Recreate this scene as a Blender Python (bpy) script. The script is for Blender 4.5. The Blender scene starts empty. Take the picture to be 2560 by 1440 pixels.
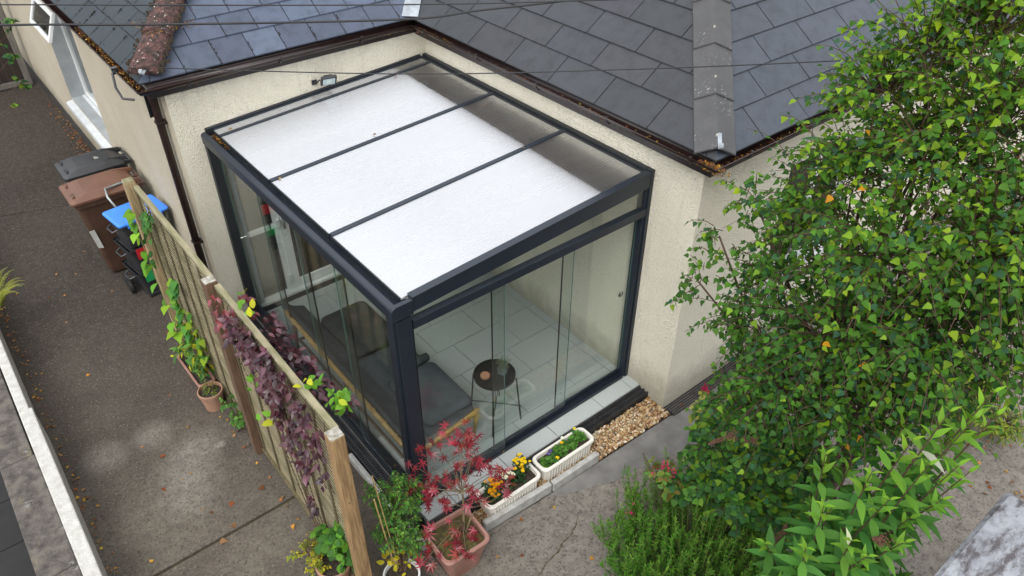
import bpy, math, random
import numpy as np
from mathutils import Vector, Matrix, noise as mnoise
R = math.radians
random.seed(7); rng = np.random.default_rng(11)
scn = bpy.context.scene
col = scn.collection

# ------------------------------------------------------------------ camera
cam_d = bpy.data.cameras.new("camera"); cam = bpy.data.objects.new("camera", cam_d); col.objects.link(cam)
cam_d.sensor_width = 36.0; cam_d.lens = 1879.4 / 2560 * 36.0
cam_d.clip_start = 0.05; cam_d.clip_end = 500
Rm = Matrix(((0.77580937, 0.38388837, -0.50074898), (-0.63095616, 0.47673436, -0.612061), (0.00376115, 0.79079331, 0.61207172)))
cam.matrix_world = Matrix.Translation((-1.960, -3.725, 5.688)) @ Rm.to_4x4()
scn.camera = cam
# ------------------------------------------------------------------ sky and sun (overcast)
SUN_EL, SUN_AZ = R(50), R(238)
w = bpy.data.worlds.new("World"); scn.world = w; w.use_nodes = True
nt = w.node_tree; nt.nodes.clear()
sky = nt.nodes.new("ShaderNodeTexSky"); sky.sky_type = 'NISHITA'; sky.sun_disc = False
sky.sun_elevation = SUN_EL; sky.sun_rotation = SUN_AZ; sky.air_density = 1.6; sky.dust_density = 5.0; sky.ozone_density = 1.0
hs = nt.nodes.new("ShaderNodeHueSaturation"); hs.inputs['Saturation'].default_value = 0.22
bg = nt.nodes.new("ShaderNodeBackground"); bg.inputs['Strength'].default_value = 0.15
wo = nt.nodes.new("ShaderNodeOutputWorld")
# an even cloud deck, brighter overhead than near the horizon, veils most of the sky
tc = nt.nodes.new("ShaderNodeTexCoord"); sx = nt.nodes.new("ShaderNodeSeparateXYZ"); nt.links.new(tc.outputs['Generated'], sx.inputs[0])
cm = nt.nodes.new("ShaderNodeMapRange"); cm.inputs[1].default_value = -.05; cm.inputs[2].default_value = .75; cm.inputs[3].default_value = 2.2; cm.inputs[4].default_value = 7.0; nt.links.new(sx.outputs['Z'], cm.inputs[0])
cc_ = nt.nodes.new("ShaderNodeCombineColor")
for i_, k_ in enumerate((.975, .995, 1.03)):
    mu = nt.nodes.new("ShaderNodeMath"); mu.operation = 'MULTIPLY'; mu.inputs[1].default_value = k_; nt.links.new(cm.outputs[0], mu.inputs[0]); nt.links.new(mu.outputs[0], cc_.inputs[i_])
mxw = nt.nodes.new("ShaderNodeMix"); mxw.data_type = 'RGBA'; mxw.inputs[0].default_value = .72
nt.links.new(sky.outputs[0], hs.inputs['Color']); nt.links.new(hs.outputs[0], mxw.inputs[6]); nt.links.new(cc_.outputs[0], mxw.inputs[7])
nt.links.new(mxw.outputs[2], bg.inputs['Color']); nt.links.new(bg.outputs[0], wo.inputs[0])
sl = bpy.data.lights.new("sun", 'SUN'); sl.energy = 0.7; sl.angle = R(35); sl.color = (1.0, 0.97, 0.93)
so = bpy.data.objects.new("sun", sl); col.objects.link(so)
sd = Vector((math.cos(SUN_EL) * math.sin(SUN_AZ), math.cos(SUN_EL) * math.cos(SUN_AZ), math.sin(SUN_EL)))
so.rotation_euler = sd.to_track_quat('Z', 'Y').to_euler(); so.location = (0, 0, 20)
vs = scn.view_settings; vs.view_transform = 'Standard'; vs.look = 'None'; vs.gamma = 1.0; vs.use_curve_mapping = False
vs.exposure = 1.12
scn.cycles.transparent_max_bounces = 32; scn.cycles.max_bounces = 10; scn.cycles.diffuse_bounces = 4
scn.cycles.use_denoising = True; scn.cycles.sample_clamp_indirect = 6

# ------------------------------------------------------------------ materials
def newmat(name):
    m = bpy.data.materials.new(name); m.use_nodes = True; t = m.node_tree; t.nodes.clear()
    o = t.nodes.new("ShaderNodeOutputMaterial"); p = t.nodes.new("ShaderNodeBsdfPrincipled")
    t.links.new(p.outputs[0], o.inputs[0]); return m, t, p, o
def N(t, kind, **kw):
    n = t.nodes.new("ShaderNode" + kind)
    for k, v in kw.items():
        if k in n.inputs: n.inputs[k].default_value = v
        else: setattr(n, k, v)
    return n
def pos(t): return t.nodes.new("ShaderNodeNewGeometry").outputs['Position']
def scalev(t, v, s):
    n = N(t, "VectorMath", operation='MULTIPLY'); t.links.new(v, n.inputs[0]); n.inputs[1].default_value = s; return n.outputs[0]
def noise(t, v, scale, detail=4, rough=0.55):
    n = N(t, "TexNoise"); n.inputs['Scale'].default_value = scale; n.inputs['Detail'].default_value = detail; n.inputs['Roughness'].default_value = rough
    t.links.new(v, n.inputs['Vector']); return n.outputs['Fac']
def ramp(t, f, a, b, c0=0.0, c1=1.0):
    n = N(t, "MapRange", clamp=True); t.links.new(f, n.inputs[0])
    for i, x in zip((1, 2, 3, 4), (a, b, c0, c1)): n.inputs[i].default_value = x
    return n.outputs[0]
def rgb(c): return (c[0], c[1], c[2], 1.0)
def mix(t, f, a, b, mode='MIX'):
    n = N(t, "Mix", data_type='RGBA', blend_type=mode)
    if isinstance(f, (int, float)): n.inputs[0].default_value = f
    else: t.links.new(f, n.inputs[0])
    for i, x in ((6, a), (7, b)):
        if isinstance(x, tuple): n.inputs[i].default_value = rgb(x)
        else: t.links.new(x, n.inputs[i])
    return n.outputs[2]
def bump(t, p, h, strength, dist=0.01, prev=None):
    n = N(t, "Bump"); n.inputs['Strength'].default_value = strength; n.inputs['Distance'].default_value = dist
    t.links.new(h, n.inputs['Height'])
    if prev is not None: t.links.new(prev, n.inputs['Normal'])
    t.links.new(n.outputs[0], p.inputs['Normal']); return n.outputs[0]
def M(name, c1, c2=None, scale=6.0, rough=0.6, metal=0.0, lo=0.35, hi=0.65, b=0.0, bs=40.0, stretch=None, spec=0.5, detail=5):
    m, t, p, o = newmat(name); p.inputs['Roughness'].default_value = rough; p.inputs['Metallic'].default_value = metal
    p.inputs['Specular IOR Level'].default_value = spec
    v = pos(t)
    if stretch: v = scalev(t, v, stretch)
    if c2 is None: c2 = tuple(x * 0.8 for x in c1)
    f = ramp(t, noise(t, v, scale, detail), lo, hi)
    t.links.new(mix(t, f, c1, c2), p.inputs['Base Color'])
    if b: bump(t, p, noise(t, v, bs, 4), b)
    return m
def render_mat(name, c1, c2, c3):
    m, t, p, o = newmat(name); p.inputs['Roughness'].default_value = 0.9; p.inputs['Specular IOR Level'].default_value = 0.2
    v = pos(t)
    big = ramp(t, noise(t, v, 1.3, 5, .6), .35, .75); c = mix(t, big, c1, c2)
    sp = ramp(t, noise(t, v, 50, 4, .75), .54, .78, 0, .45); c = mix(t, sp, c, c3)
    st = ramp(t, noise(t, scalev(t, v, (6, 6, .5)), 1.8, 5, .65), .56, .84, 0, .28); c = mix(t, st, c, c3)
    sp_ = N(t, "SeparateXYZ"); t.links.new(v, sp_.inputs[0]); zz = N(t, "Math", operation='MULTIPLY_ADD'); t.links.new(noise(t, v, 5, 5, .65), zz.inputs[0]); zz.inputs[1].default_value = -.5; t.links.new(sp_.outputs['Z'], zz.inputs[2])
    c = mix(t, ramp(t, zz.outputs[0], -.22, .12, .6, 0), c, (c3[0] * .7, c3[1] * .72, c3[2] * .7))   # splash dirt along the base
    zt = N(t, "Math", operation='MULTIPLY_ADD'); t.links.new(noise(t, scalev(t, v, (7, 7, 1.2)), 2, 5, .7), zt.inputs[0]); zt.inputs[1].default_value = .55; t.links.new(sp_.outputs['Z'], zt.inputs[2])
    c = mix(t, ramp(t, zt.outputs[0], 2.98, 3.2, 0, .42), c, (c3[0] * .8, c3[1] * .8, c3[2] * .8))   # algae below the gutters
    t.links.new(c, p.inputs['Base Color'])
    vo = N(t, "TexVoronoi"); vo.inputs['Scale'].default_value = 88; t.links.new(v, vo.inputs['Vector'])
    b1 = bump(t, p, vo.outputs['Distance'], 1.0, .013); bump(t, p, noise(t, v, 34, 4), .65, .020, b1)
    return m
def leafmat(name, rough=0.45, trans=0.3, spec=.4):
    m, t, p, o = newmat(name); p.inputs['Roughness'].default_value = rough; p.inputs['Specular IOR Level'].default_value = spec
    a = N(t, "Attribute", attribute_name="Col")
    t.links.new(a.outputs['Color'], p.inputs['Base Color'])
    tr = N(t, "BsdfTranslucent"); g = mix(t, 1.0, a.outputs['Color'], (1.35, 1.45, .75), 'MULTIPLY'); t.links.new(g, tr.inputs['Color'])
    mx = N(t, "MixShader"); mx.inputs[0].default_value = trans
    t.links.new(p.outputs[0], mx.inputs[1]); t.links.new(tr.outputs[0], mx.inputs[2]); t.links.new(mx.outputs[0], o.inputs[0])
    return m
def attrmat(name, rough, spec=.5, ns=14, amt=.35, b=.25, bs=80, dark=(.02, .02, .022)):
    m, t, p, o = newmat(name); p.inputs['Roughness'].default_value = rough; p.inputs['Specular IOR Level'].default_value = spec
    a = N(t, "Attribute", attribute_name="Col"); v = pos(t)
    f = ramp(t, noise(t, v, ns, 6, .65), .45, .85, 0, amt)
    t.links.new(mix(t, f, a.outputs['Color'], dark), p.inputs['Base Color'])
    if b: bump(t, p, noise(t, v, bs, 3), b, .004)
    return m

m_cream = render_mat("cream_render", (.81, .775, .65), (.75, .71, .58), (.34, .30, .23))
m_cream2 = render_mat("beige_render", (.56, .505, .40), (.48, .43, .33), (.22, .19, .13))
m_plinth = M("black_plinth", (.022, .021, .02), (.05, .045, .04), 9, .7)
m_brown = M("brown_plastic", (.018, .0085, .0085), (.026, .014, .013), 12, .32)
m_brownd = M("brown_fascia", (.012, .006, .006), (.017, .009, .008), 10, .42)
m_anth = M("anthracite_aluminium", (.0100, .0150, .0245), (.0125, .0185, .029), 3, .40, b=.05, bs=300)
m_anth2 = M("anthracite_flashing", (.010, .0125, .016), (.015, .0175, .021), 5, .5)
m_black = M("black_plastic", (.016, .016, .018), (.026, .026, .029), 9, .4)
m_rubber = M("black_rubber", (.008, .008, .008), (.014, .014, .014), 9, .7)
m_upvc = M("white_plastic", (.78, .80, .80), (.70, .72, .72), 4, .3)
m_reveal = M("painted_reveal", (.34, .36, .375), (.28, .30, .31), 5, .6)
m_sill = M("white_sill", (.60, .62, .63), (.52, .54, .55), 6, .55)
m_lead = M("lead_flashing", (.30, .33, .36), (.18, .20, .22), 9, .5, b=.2)
m_tile = M("porcelain_tile", (.41, .435, .43), (.345, .37, .365), 70, .42, lo=.3, hi=.7, b=.05, bs=120)
m_grout = M("grey_grout", (.13, .13, .125), None, 20, .9)
m_wood = M("weathered_timber", (.36, .27, .15), (.22, .155, .08), 7, .75, stretch=(9, 9, .9), b=.35, bs=14)
m_woodp = M("pine_post", (.33, .215, .10), (.17, .10, .045), 6, .7, stretch=(9, 9, .8), b=.35, bs=14)
m_woodd = M("stained_post", (.14, .08, .045), (.07, .04, .024), 6, .75, stretch=(9, 9, .8), b=.35, bs=14)
m_rail = M("greenish_rail", (.27, .235, .155), (.15, .145, .07), 4, .8, stretch=(6, 1, 6), b=.3, bs=14)
m_slat = M("treated_slat", (.34, .285, .18), (.18, .165, .085), 3.2, .85, stretch=(3, 1, 3), b=.3, bs=25)
m_batten = M("dark_batten", (.13, .10, .055), (.075, .065, .03), 5, .8, stretch=(6, 6, 1), b=.3)
m_cap = M("bleached_endgrain", (.36, .35, .31), (.16, .14, .10), 26, .85, b=.4)
m_terra = M("terracotta_plastic", (.31, .165, .13), (.25, .125, .10), 9, .55, b=.1)
m_terra2 = M("terracotta_clay", (.36, .20, .13), (.26, .15, .10), 7, .8, b=.2)
m_soil = M("potting_soil", (.018, .013, .010), (.05, .035, .022), 45, .95, b=1.0, bs=60)
m_moss = M("mossy_soil", (.035, .026, .012), (.09, .08, .02), 28, .95, b=1.0, bs=50)
m_white = M("white_trough", (.74, .72, .66), (.66, .63, .56), 7, .4)
m_potw = M("white_pot", (.72, .73, .72), (.6, .6, .58), 6, .4)
m_conc = M("concrete_block", (.42, .42, .40), (.30, .29, .27), 14, .9, b=.3, bs=60)
m_binbr = M("brown_bin", (.14, .064, .038), (.11, .05, .03), 5, .45)
m_binbd = M("brown_bin_body", (.070, .036, .022), (.05, .026, .017), 5, .5)
m_binbk = M("black_bin", (.020, .021, .023), (.035, .036, .04), 6, .38)
m_blue = M("blue_lid", (.045, .22, .78), (.04, .19, .68), 5, .38)
m_red = M("red_label", (.42, .012, .022), None, 9, .5)
m_green = M("green_label", (.012, .26, .075), None, 9, .5)
m_steel = M("grey_steel", (.33, .36, .36), (.26, .28, .28), 8, .35, .5)
m_sticker = M("white_sticker", (.5, .5, .47), None, 15, .6)
m_cable = M("black_cable", (.012, .012, .014), None, 9, .6)
m_chrome = M("brushed_metal", (.6, .6, .6), None, 9, .25, 1.0)
m_fabric = M("charcoal_fabric", (.047, .056, .066), (.064, .074, .085), 9, .95, b=.4, bs=180, spec=.15)
m_fabric2 = M("dark_fabric", (.040, .042, .043), (.055, .057, .058), 12, .95, b=.4, bs=180, spec=.15)
m_bamboo = M("bamboo", (.50, .34, .13), (.34, .21, .07), 16, .4, b=.15)
m_bambood = M("dark_bamboo", (.12, .07, .035), (.07, .04, .02), 10, .5)
m_bark = M("brown_twig", (.085, .045, .025), (.05, .028, .018), 20, .8)
m_barkb = M("birch_bark", (.20, .15, .11), (.08, .06, .05), 12, .8, stretch=(1, 1, 5), b=.4)
m_stemg = M("green_stem", (.12, .16, .05), (.16, .12, .05), 12, .6)
m_cane = M("tan_cane", (.45, .32, .13), (.36, .25, .1), 20, .6)
m_gate = M("grey_timber", (.17, .155, .135), (.11, .10, .085), 5, .8, stretch=(5, 5, 1))
m_gated = M("dark_boards", (.035, .024, .017), (.02, .015, .011), 7, .85, stretch=(8, 8, 1))
m_leaf = leafmat("leaf_green", .5, .34, .12); m_leafg = leafmat("leaf_glossy", .32, .25, .5); m_petal = leafmat("petal", .6, .35, .2)
m_dead = leafmat("dead_leaf", .8, .1, .2)
m_slate = attrmat("slate", .5, .3, 8, .55, .25, 60, (.008, .008, .009))
m_stone = attrmat("flint_gravel", .6, .4, 60, .2, .0)

def mk_concrete():
    m, t, p, o = newmat("weathered_concrete"); p.inputs['Roughness'].default_value = .88; p.inputs['Specular IOR Level'].default_value = .25
    v = pos(t)
    c = mix(t, ramp(t, noise(t, v, .55, 5, .6), .38, .62), (.068, .057, .044), (.140, .122, .095))
    c = mix(t, ramp(t, noise(t, v, 1.9, 6, .65), .45, .7, 0, .75), c, (.058, .046, .038))
    sep = N(t, "SeparateXYZ"); t.links.new(v, sep.inputs[0])
    # shade of the enclosed alley is painted in, darker towards its far end; the part nearest the garden is scrubbed pale
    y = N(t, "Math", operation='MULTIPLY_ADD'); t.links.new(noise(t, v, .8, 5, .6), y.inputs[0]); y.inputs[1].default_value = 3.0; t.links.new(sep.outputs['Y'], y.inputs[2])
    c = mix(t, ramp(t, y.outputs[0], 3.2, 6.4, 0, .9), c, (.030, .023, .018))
    x = N(t, "Math", operation='MULTIPLY_ADD'); t.links.new(noise(t, v, 1.2, 5, .6), x.inputs[0]); x.inputs[1].default_value = .8; t.links.new(sep.outputs['X'], x.inputs[2])
    c = mix(t, ramp(t, x.outputs[0], .2, 1.0, 0, .8), c, (.215, .195, .172))
    for (sx, sy, r, k) in ((-1.44, 1.85, .42, .5), (-1.07, 1.92, .07, 1.0), (-2.0, 2.45, .30, .45), (-1.50, 1.5, .40, .45), (-1.55, 2.45, .26, .5), (-1.25, 2.05, .3, .5), (1.6, -.85, .6, .5)):
        d = N(t, "VectorMath", operation='DISTANCE'); t.links.new(v, d.inputs[0]); d.inputs[1].default_value = (sx, sy, -.1)
        q = N(t, "Math", operation='MULTIPLY_ADD'); t.links.new(noise(t, v, 5, 5, .65), q.inputs[0]); q.inputs[1].default_value = r * .9; t.links.new(d.outputs['Value'], q.inputs[2])
        c = mix(t, ramp(t, q.outputs[0], r * 1.35, r * .7, 0, k), c, (.235, .215, .185))
    c = mix(t, ramp(t, noise(t, v, 11, 6, .7), .42, .60, 0, .45), c, (.07, .058, .05))
    g = ramp(t, noise(t, v, 38, 3, .75), .53, .62, 0, .6); c = mix(t, g, c, (.030, .026, .023))
    g2 = ramp(t, noise(t, v, 52, 3, .7), .58, .66, 0, .42); c = mix(t, g2, c, (.27, .23, .19))
    t.links.new(c, p.inputs['Base Color']); bump(t, p, noise(t, v, 55, 6, .7), .8, .012)
    return m
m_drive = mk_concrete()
def mk_coping():
    m, t, p, o = newmat("lichened_coping"); p.inputs['Roughness'].default_value = .9
    v = pos(t); c = mix(t, ramp(t, noise(t, v, 9, 6, .7), .4, .62), (.115, .10, .086), (.040, .034, .031))
    c = mix(t, ramp(t, noise(t, v, 5, 5, .7), .62, .72, 0, .8), c, (.36, .36, .35))
    c = mix(t, ramp(t, noise(t, scalev(t, v, (3, 1, 1)), 3, 5, .7), .58, .72, 0, .5), c, (.20, .17, .07))
    t.links.new(c, p.inputs['Base Color']); bump(t, p, noise(t, v, 40, 6, .7), .7, .015); return m
m_coping = mk_coping()
def mk_peel():
    m, t, p, o = newmat("peeling_white_paint"); p.inputs['Roughness'].default_value = .75
    v = pos(t); c = mix(t, ramp(t, noise(t, v, 12, 5, .6), .4, .7), (.28, .29, .32), (.17, .175, .20))
    c = mix(t, ramp(t, noise(t, scalev(t, v, (2.2, 6, 2)), 2.4, 6, .7), .47, .60, 0, .92), c, (.055, .046, .05))
    t.links.new(c, p.inputs['Base Color']); bump(t, p, noise(t, v, 30, 5, .65), .5, .01); return m
m_peel = mk_peel()
def mk_moss_tile():
    m, t, p, o = newmat("mossy_ridge_tile"); p.inputs['Roughness'].default_value = .9
    v = pos(t); c = mix(t, ramp(t, noise(t, v, 16, 6, .7), .42, .62), (.105, .047, .042), (.022, .014, .011))
    c = mix(t, ramp(t, noise(t, v, 34, 3, .7), .63, .68), c, (.55, .48, .42))
    c = mix(t, ramp(t, noise(t, v, 24, 4, .75), .50, .57, 0, .9), c, (.018, .012, .009)); c = mix(t, ramp(t, noise(t, v, 9, 5, .7), .62, .72, 0, .8), c, (.045, .034, .012))
    t.links.new(c, p.inputs['Base Color']); bump(t, p, noise(t, v, 34, 5, .7), 1.0, .02); return m
m_mossy = mk_moss_tile()
m_ridge = M("grey_ridge_tile", (.058, .058, .06), (.045, .045, .048), 8, .6, b=.2)
def add_flecks(m):
    t = m.node_tree; p = [n for n in t.nodes if n.type == 'BSDF_PRINCIPLED'][0]; v = pos(t)
    src = p.inputs['Base Color'].links[0].from_socket
    f = N(t, "Math", operation='MULTIPLY'); t.links.new(ramp(t, noise(t, v, 45, 3, .75), .60, .66), f.inputs[0]); t.links.new(ramp(t, noise(t, v, 4, 3, .5), .5, .6), f.inputs[1])
    t.links.new(mix(t, f.outputs[0], src, (.30, .30, .29)), p.inputs['Base Color'])
add_flecks(m_ridge)
def mk_glass(name, tint, base=.05, k=.9):
    m, t, p, o = newmat(name); t.nodes.remove(p)
    lw = N(t, "LayerWeight"); lw.inputs['Blend'].default_value = .5
    pw = N(t, "Math", operation='POWER'); t.links.new(lw.outputs['Facing'], pw.inputs[0]); pw.inputs[1].default_value = 5
    ma = N(t, "Math", operation='MULTIPLY_ADD'); t.links.new(pw.outputs[0], ma.inputs[0]); ma.inputs[1].default_value = k; ma.inputs[2].default_value = base
    tr = N(t, "BsdfTransparent"); tr.inputs[0].default_value = rgb(tint)
    gl = N(t, "BsdfGlossy"); gl.inputs['Roughness'].default_value = .0; gl.inputs[0].default_value = (1, 1, 1, 1)
    mx = N(t, "MixShader"); t.links.new(ma.outputs[0], mx.inputs[0]); t.links.new(tr.outputs[0], mx.inputs[1]); t.links.new(gl.outputs[0], mx.inputs[2])
    t.links.new(mx.outputs[0], o.inputs[0]); return m
m_glass = mk_glass("clear_glass", (.955, .98, .968), .042)
m_glassd = mk_glass("window_glass", (.35, .37, .36), .06)
def mk_poly():
    m, t, p, o = newmat("multiwall_polycarbonate"); t.nodes.remove(p)
    v = pos(t); sep = N(t, "SeparateXYZ"); t.links.new(v, sep.inputs[0])
    k = N(t, "Math", operation='MULTIPLY'); t.links.new(sep.outputs['Y'], k.inputs[0]); k.inputs[1].default_value = 2 * math.pi / .032
    s = N(t, "Math", operation='SINE'); t.links.new(k.outputs[0], s.inputs[0])
    bm = N(t, "Bump"); bm.inputs['Strength'].default_value = .03; bm.inputs['Distance'].default_value = .004; t.links.new(s.outputs[0], bm.inputs['Height'])
    gl = N(t, "BsdfGlossy"); gl.inputs['Roughness'].default_value = .17; gl.inputs['Anisotropy'].default_value = .94; gl.inputs[0].default_value = (.97, .98, 1, 1); tg_ = N(t, 'CombineXYZ'); tg_.inputs[0].default_value = 1.0; tg_.inputs[2].default_value = .06; t.links.new(tg_.outputs[0], gl.inputs['Tangent'])
    tl = N(t, "BsdfTranslucent"); tl.inputs[0].default_value = (.80, .78, .77, 1)
    df = N(t, "BsdfDiffuse"); df.inputs[0].default_value = (.16, .155, .15, 1)
    m1 = N(t, "MixShader"); m1.inputs[0].default_value = .08; t.links.new(tl.outputs[0], m1.inputs[1]); t.links.new(df.outputs[0], m1.inputs[2])
    rb = ramp(t, s.outputs[0], -1, 1, -.022, .022); wm = ramp(t, noise(t, scalev(t, v, (.6, 3.0, 1)), 1.7, 6, .65), 3e-1, .7, -.03, .02); sp = ramp(t, noise(t, v, 26, 3, .6), .73, .77, 0, -.22)
    a1 = N(t, "Math", operation='ADD'); t.links.new(rb, a1.inputs[0]); t.links.new(wm, a1.inputs[1]); a2 = N(t, "Math", operation='ADD'); t.links.new(a1.outputs[0], a2.inputs[0]); t.links.new(sp, a2.inputs[1])
    a3 = N(t, "Math", operation='ADD'); t.links.new(a2.outputs[0], a3.inputs[0]); a3.inputs[1].default_value = .675
    m2 = N(t, "MixShader"); t.links.new(a3.outputs[0], m2.inputs[0]); t.links.new(m1.outputs[0], m2.inputs[1]); t.links.new(gl.outputs[0], m2.inputs[2])
    t.links.new(m2.outputs[0], o.inputs[0]); return m
m_poly = mk_poly()

# ------------------------------------------------------------------ mesh helpers
def wloc(o):
    v = Vector((0, 0, 0))
    while o is not None: v += o.location; o = o.parent
    return v
class MB:
    def __init__(s): s.v = []; s.f = []; s.c = []
    def add(s, vs, fs, c=None):
        n = len(s.v); s.v += [tuple(x) for x in vs]; s.f += [tuple(i + n for i in f) for f in fs]; s.c += [c or (1, 1, 1)] * len(vs); return s
    def hexa(s, p, c=None):     # 8 points: bottom 4 (ccw), top 4
        return s.add(p, [(3, 2, 1, 0), (4, 5, 6, 7), (0, 1, 5, 4), (1, 2, 6, 5), (2, 3, 7, 6), (3, 0, 4, 7)], c)
    def box(s, x0, x1, y0, y1, z0, z1, c=None):
        return s.hexa([(x0, y0, z0), (x1, y0, z0), (x1, y1, z0), (x0, y1, z0), (x0, y0, z1), (x1, y0, z1), (x1, y1, z1), (x0, y1, z1)], c)
    def rbox(s, ctr, size, rot, c=None):
        h = [d / 2 for d in size]; q = Matrix.Rotation(rot, 3, 'Z') if not isinstance(rot, Matrix) else rot
        p = [Vector(ctr) + q @ Vector((sx * h[0], sy * h[1], sz * h[2])) for sz in (-1, 1) for sx, sy in ((-1, -1), (1, -1), (1, 1), (-1, 1))]
        return s.hexa(p, c)
    def bar(s, a, b, wd, ht, up=(0, 0, 1), c=None):
        a, b = Vector(a), Vector(b); d = (b - a).normalized(); sd = d.cross(Vector(up)).normalized(); u = sd.cross(d)
        o = [(-1, -1), (1, -1), (1, 1), (-1, 1)]
        p = [a + sd * (i * wd / 2) + u * (j * ht / 2) for i, j in o] + [b + sd * (i * wd / 2) + u * (j * ht / 2) for i, j in o]
        return s.hexa(p, c)
    def tube(s, pts, r, n=8, c=None, cap=True):
        pts = [Vector(p) for p in pts]; m = len(pts)
        if not hasattr(r, '__len__'): r = [r] * m
        vs = []; ref = Vector((.31, .17, .93))
        for i, p in enumerate(pts):
            d = (pts[min(i + 1, m - 1)] - pts[max(i - 1, 0)])
            d = d.normalized() if d.length > 1e-9 else Vector((0, 0, 1))
            if abs(d.dot(ref)) > .97: ref = Vector((.9, .3, .1))
            a = d.cross(ref).normalized(); b_ = d.cross(a)
            vs += [p + (a * math.cos(2 * math.pi * k / n) + b_ * math.sin(2 * math.pi * k / n)) * r[i] for k in range(n)]
        fs = [(i * n + k, i * n + (k + 1) % n, (i + 1) * n + (k + 1) % n, (i + 1) * n + k) for i in range(m - 1) for k in range(n)]
        if cap: fs += [tuple(range(n)), tuple((m - 1) * n + k for k in reversed(range(n)))]
        return s.add(vs, fs, c)
    def lathe(s, prof, ctr, n=24, c=None, sx=1, sy=1):
        vs = [(ctr[0] + r * sx * math.cos(2 * math.pi * k / n), ctr[1] + r * sy * math.sin(2 * math.pi * k / n), ctr[2] + z) for r, z in prof for k in range(n)]
        m = len(prof); fs = [(i * n + k, i * n + (k + 1) % n, (i + 1) * n + (k + 1) % n, (i + 1) * n + k) for i in range(m - 1) for k in range(n)]
        return s.add(vs, fs, c)
    def extrude(s, prof, a, b, ax, ay, cap=True, closed=True, c=None):   # 2d profile in axes ax, ay swept from a to b
        a, b, ax, ay = map(Vector, (a, b, ax, ay)); n = len(prof)
        vs = [a + ax * p + ay * q for p, q in prof] + [b + ax * p + ay * q for p, q in prof]
        fs = [(k, (k + 1) % n, n + (k + 1) % n, n + k) for k in range(n if closed else n - 1)]
        if cap and closed: fs += [tuple(reversed(range(n))), tuple(range(n, 2 * n))]
        return s.add(vs, fs, c)
    def loft(s, rings, cap0=True, cap1=True, c=None):
        n = len(rings[0]); vs = [p for r in rings for p in r]
        fs = [(i * n + k, i * n + (k + 1) % n, (i + 1) * n + (k + 1) % n, (i + 1) * n + k) for i in range(len(rings) - 1) for k in range(n)]
        if cap0: fs.append(tuple(reversed(range(n))))
        if cap1: fs.append(tuple((len(rings) - 1) * n + k for k in range(n)))
        return s.add(vs, fs, c)
    def build(s, name, mat, parent=None, bevel=0, smooth=False, attr=False, fixn=True):
        me = bpy.data.meshes.new(name); off = wloc(parent) if parent else Vector((0, 0, 0))
        me.from_pydata([(x - off.x, y - off.y, z - off.z) for x, y, z in s.v], [], s.f); me.materials.append(mat)
        if attr:
            at = me.color_attributes.new("Col", 'FLOAT_COLOR', 'POINT'); at.data.foreach_set('color', [k for c in s.c for k in (*c, 1.0)])
        if smooth: me.shade_smooth()
        o = bpy.data.objects.new(name, me); col.objects.link(o)
        if parent: o.parent = parent
        if fixn:
            import bmesh
            bm = bmesh.new(); bm.from_mesh(me); bmesh.ops.recalc_face_normals(bm, faces=bm.faces); bm.to_mesh(me); bm.free()
        if bevel:
            b = o.modifiers.new("bevel", 'BEVEL'); b.width = bevel; b.segments = 2; b.limit_method = 'ANGLE'; b.angle_limit = R(40)
        return o
def each(mb, name, mat, parent=None, **kw):
    # links every connected piece of mb as a mesh object of its own
    par = list(range(len(mb.v)))
    def find(i):
        while par[i] != i: par[i] = par[par[i]]; i = par[i]
        return i
    seen = {}
    for i, v in enumerate(mb.v):
        k = (round(v[0], 4), round(v[1], 4), round(v[2], 4))
        if k in seen: par[find(i)] = find(seen[k])
        else: seen[k] = i
    for f in mb.f:
        for k in f[1:]: par[find(k)] = find(f[0])
    groups = {}
    for f in mb.f: groups.setdefault(find(f[0]), []).append(f)
    out = []
    for fs in groups.values():
        ids = sorted({i for f in fs for i in f}); mp = {i: k for k, i in enumerate(ids)}
        m = MB(); m.v = [mb.v[i] for i in ids]; m.c = [mb.c[i] for i in ids]; m.f = [tuple(mp[i] for i in f) for f in fs]; out.append(m.build(name, mat, parent, **kw))
    return out
def tag(o, label=None, cat=None, group=None, kind=None):
    for k, v in (('label', label), ('category', cat), ('group', group), ('kind', kind)):
        if v: o[k] = v
    return o
def thing(name, label, cat, loc=(0, 0, 0), group=None):
    o = bpy.data.objects.new(name, None); col.objects.link(o); o.location = loc; o.empty_display_size = .1
    return tag(o, label, cat, group)
def rrect(x0, x1, y0, y1, r, z, n=5):
    out = []
    for cx, cy, a0 in ((x1 - r, y0 + r, -90), (x1 - r, y1 - r, 0), (x0 + r, y1 - r, 90), (x0 + r, y0 + r, 180)):
        for k in range(n + 1):
            a = R(a0 + 90 * k / n); out.append((cx + r * math.cos(a), cy + r * math.sin(a), z))
    return out
def rotz(pts, c, a):
    ca, sa = math.cos(a), math.sin(a)
    return [(c[0] + (x - c[0]) * ca - (y - c[1]) * sa, c[1] + (x - c[0]) * sa + (y - c[1]) * ca, z) for x, y, z in pts]

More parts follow.
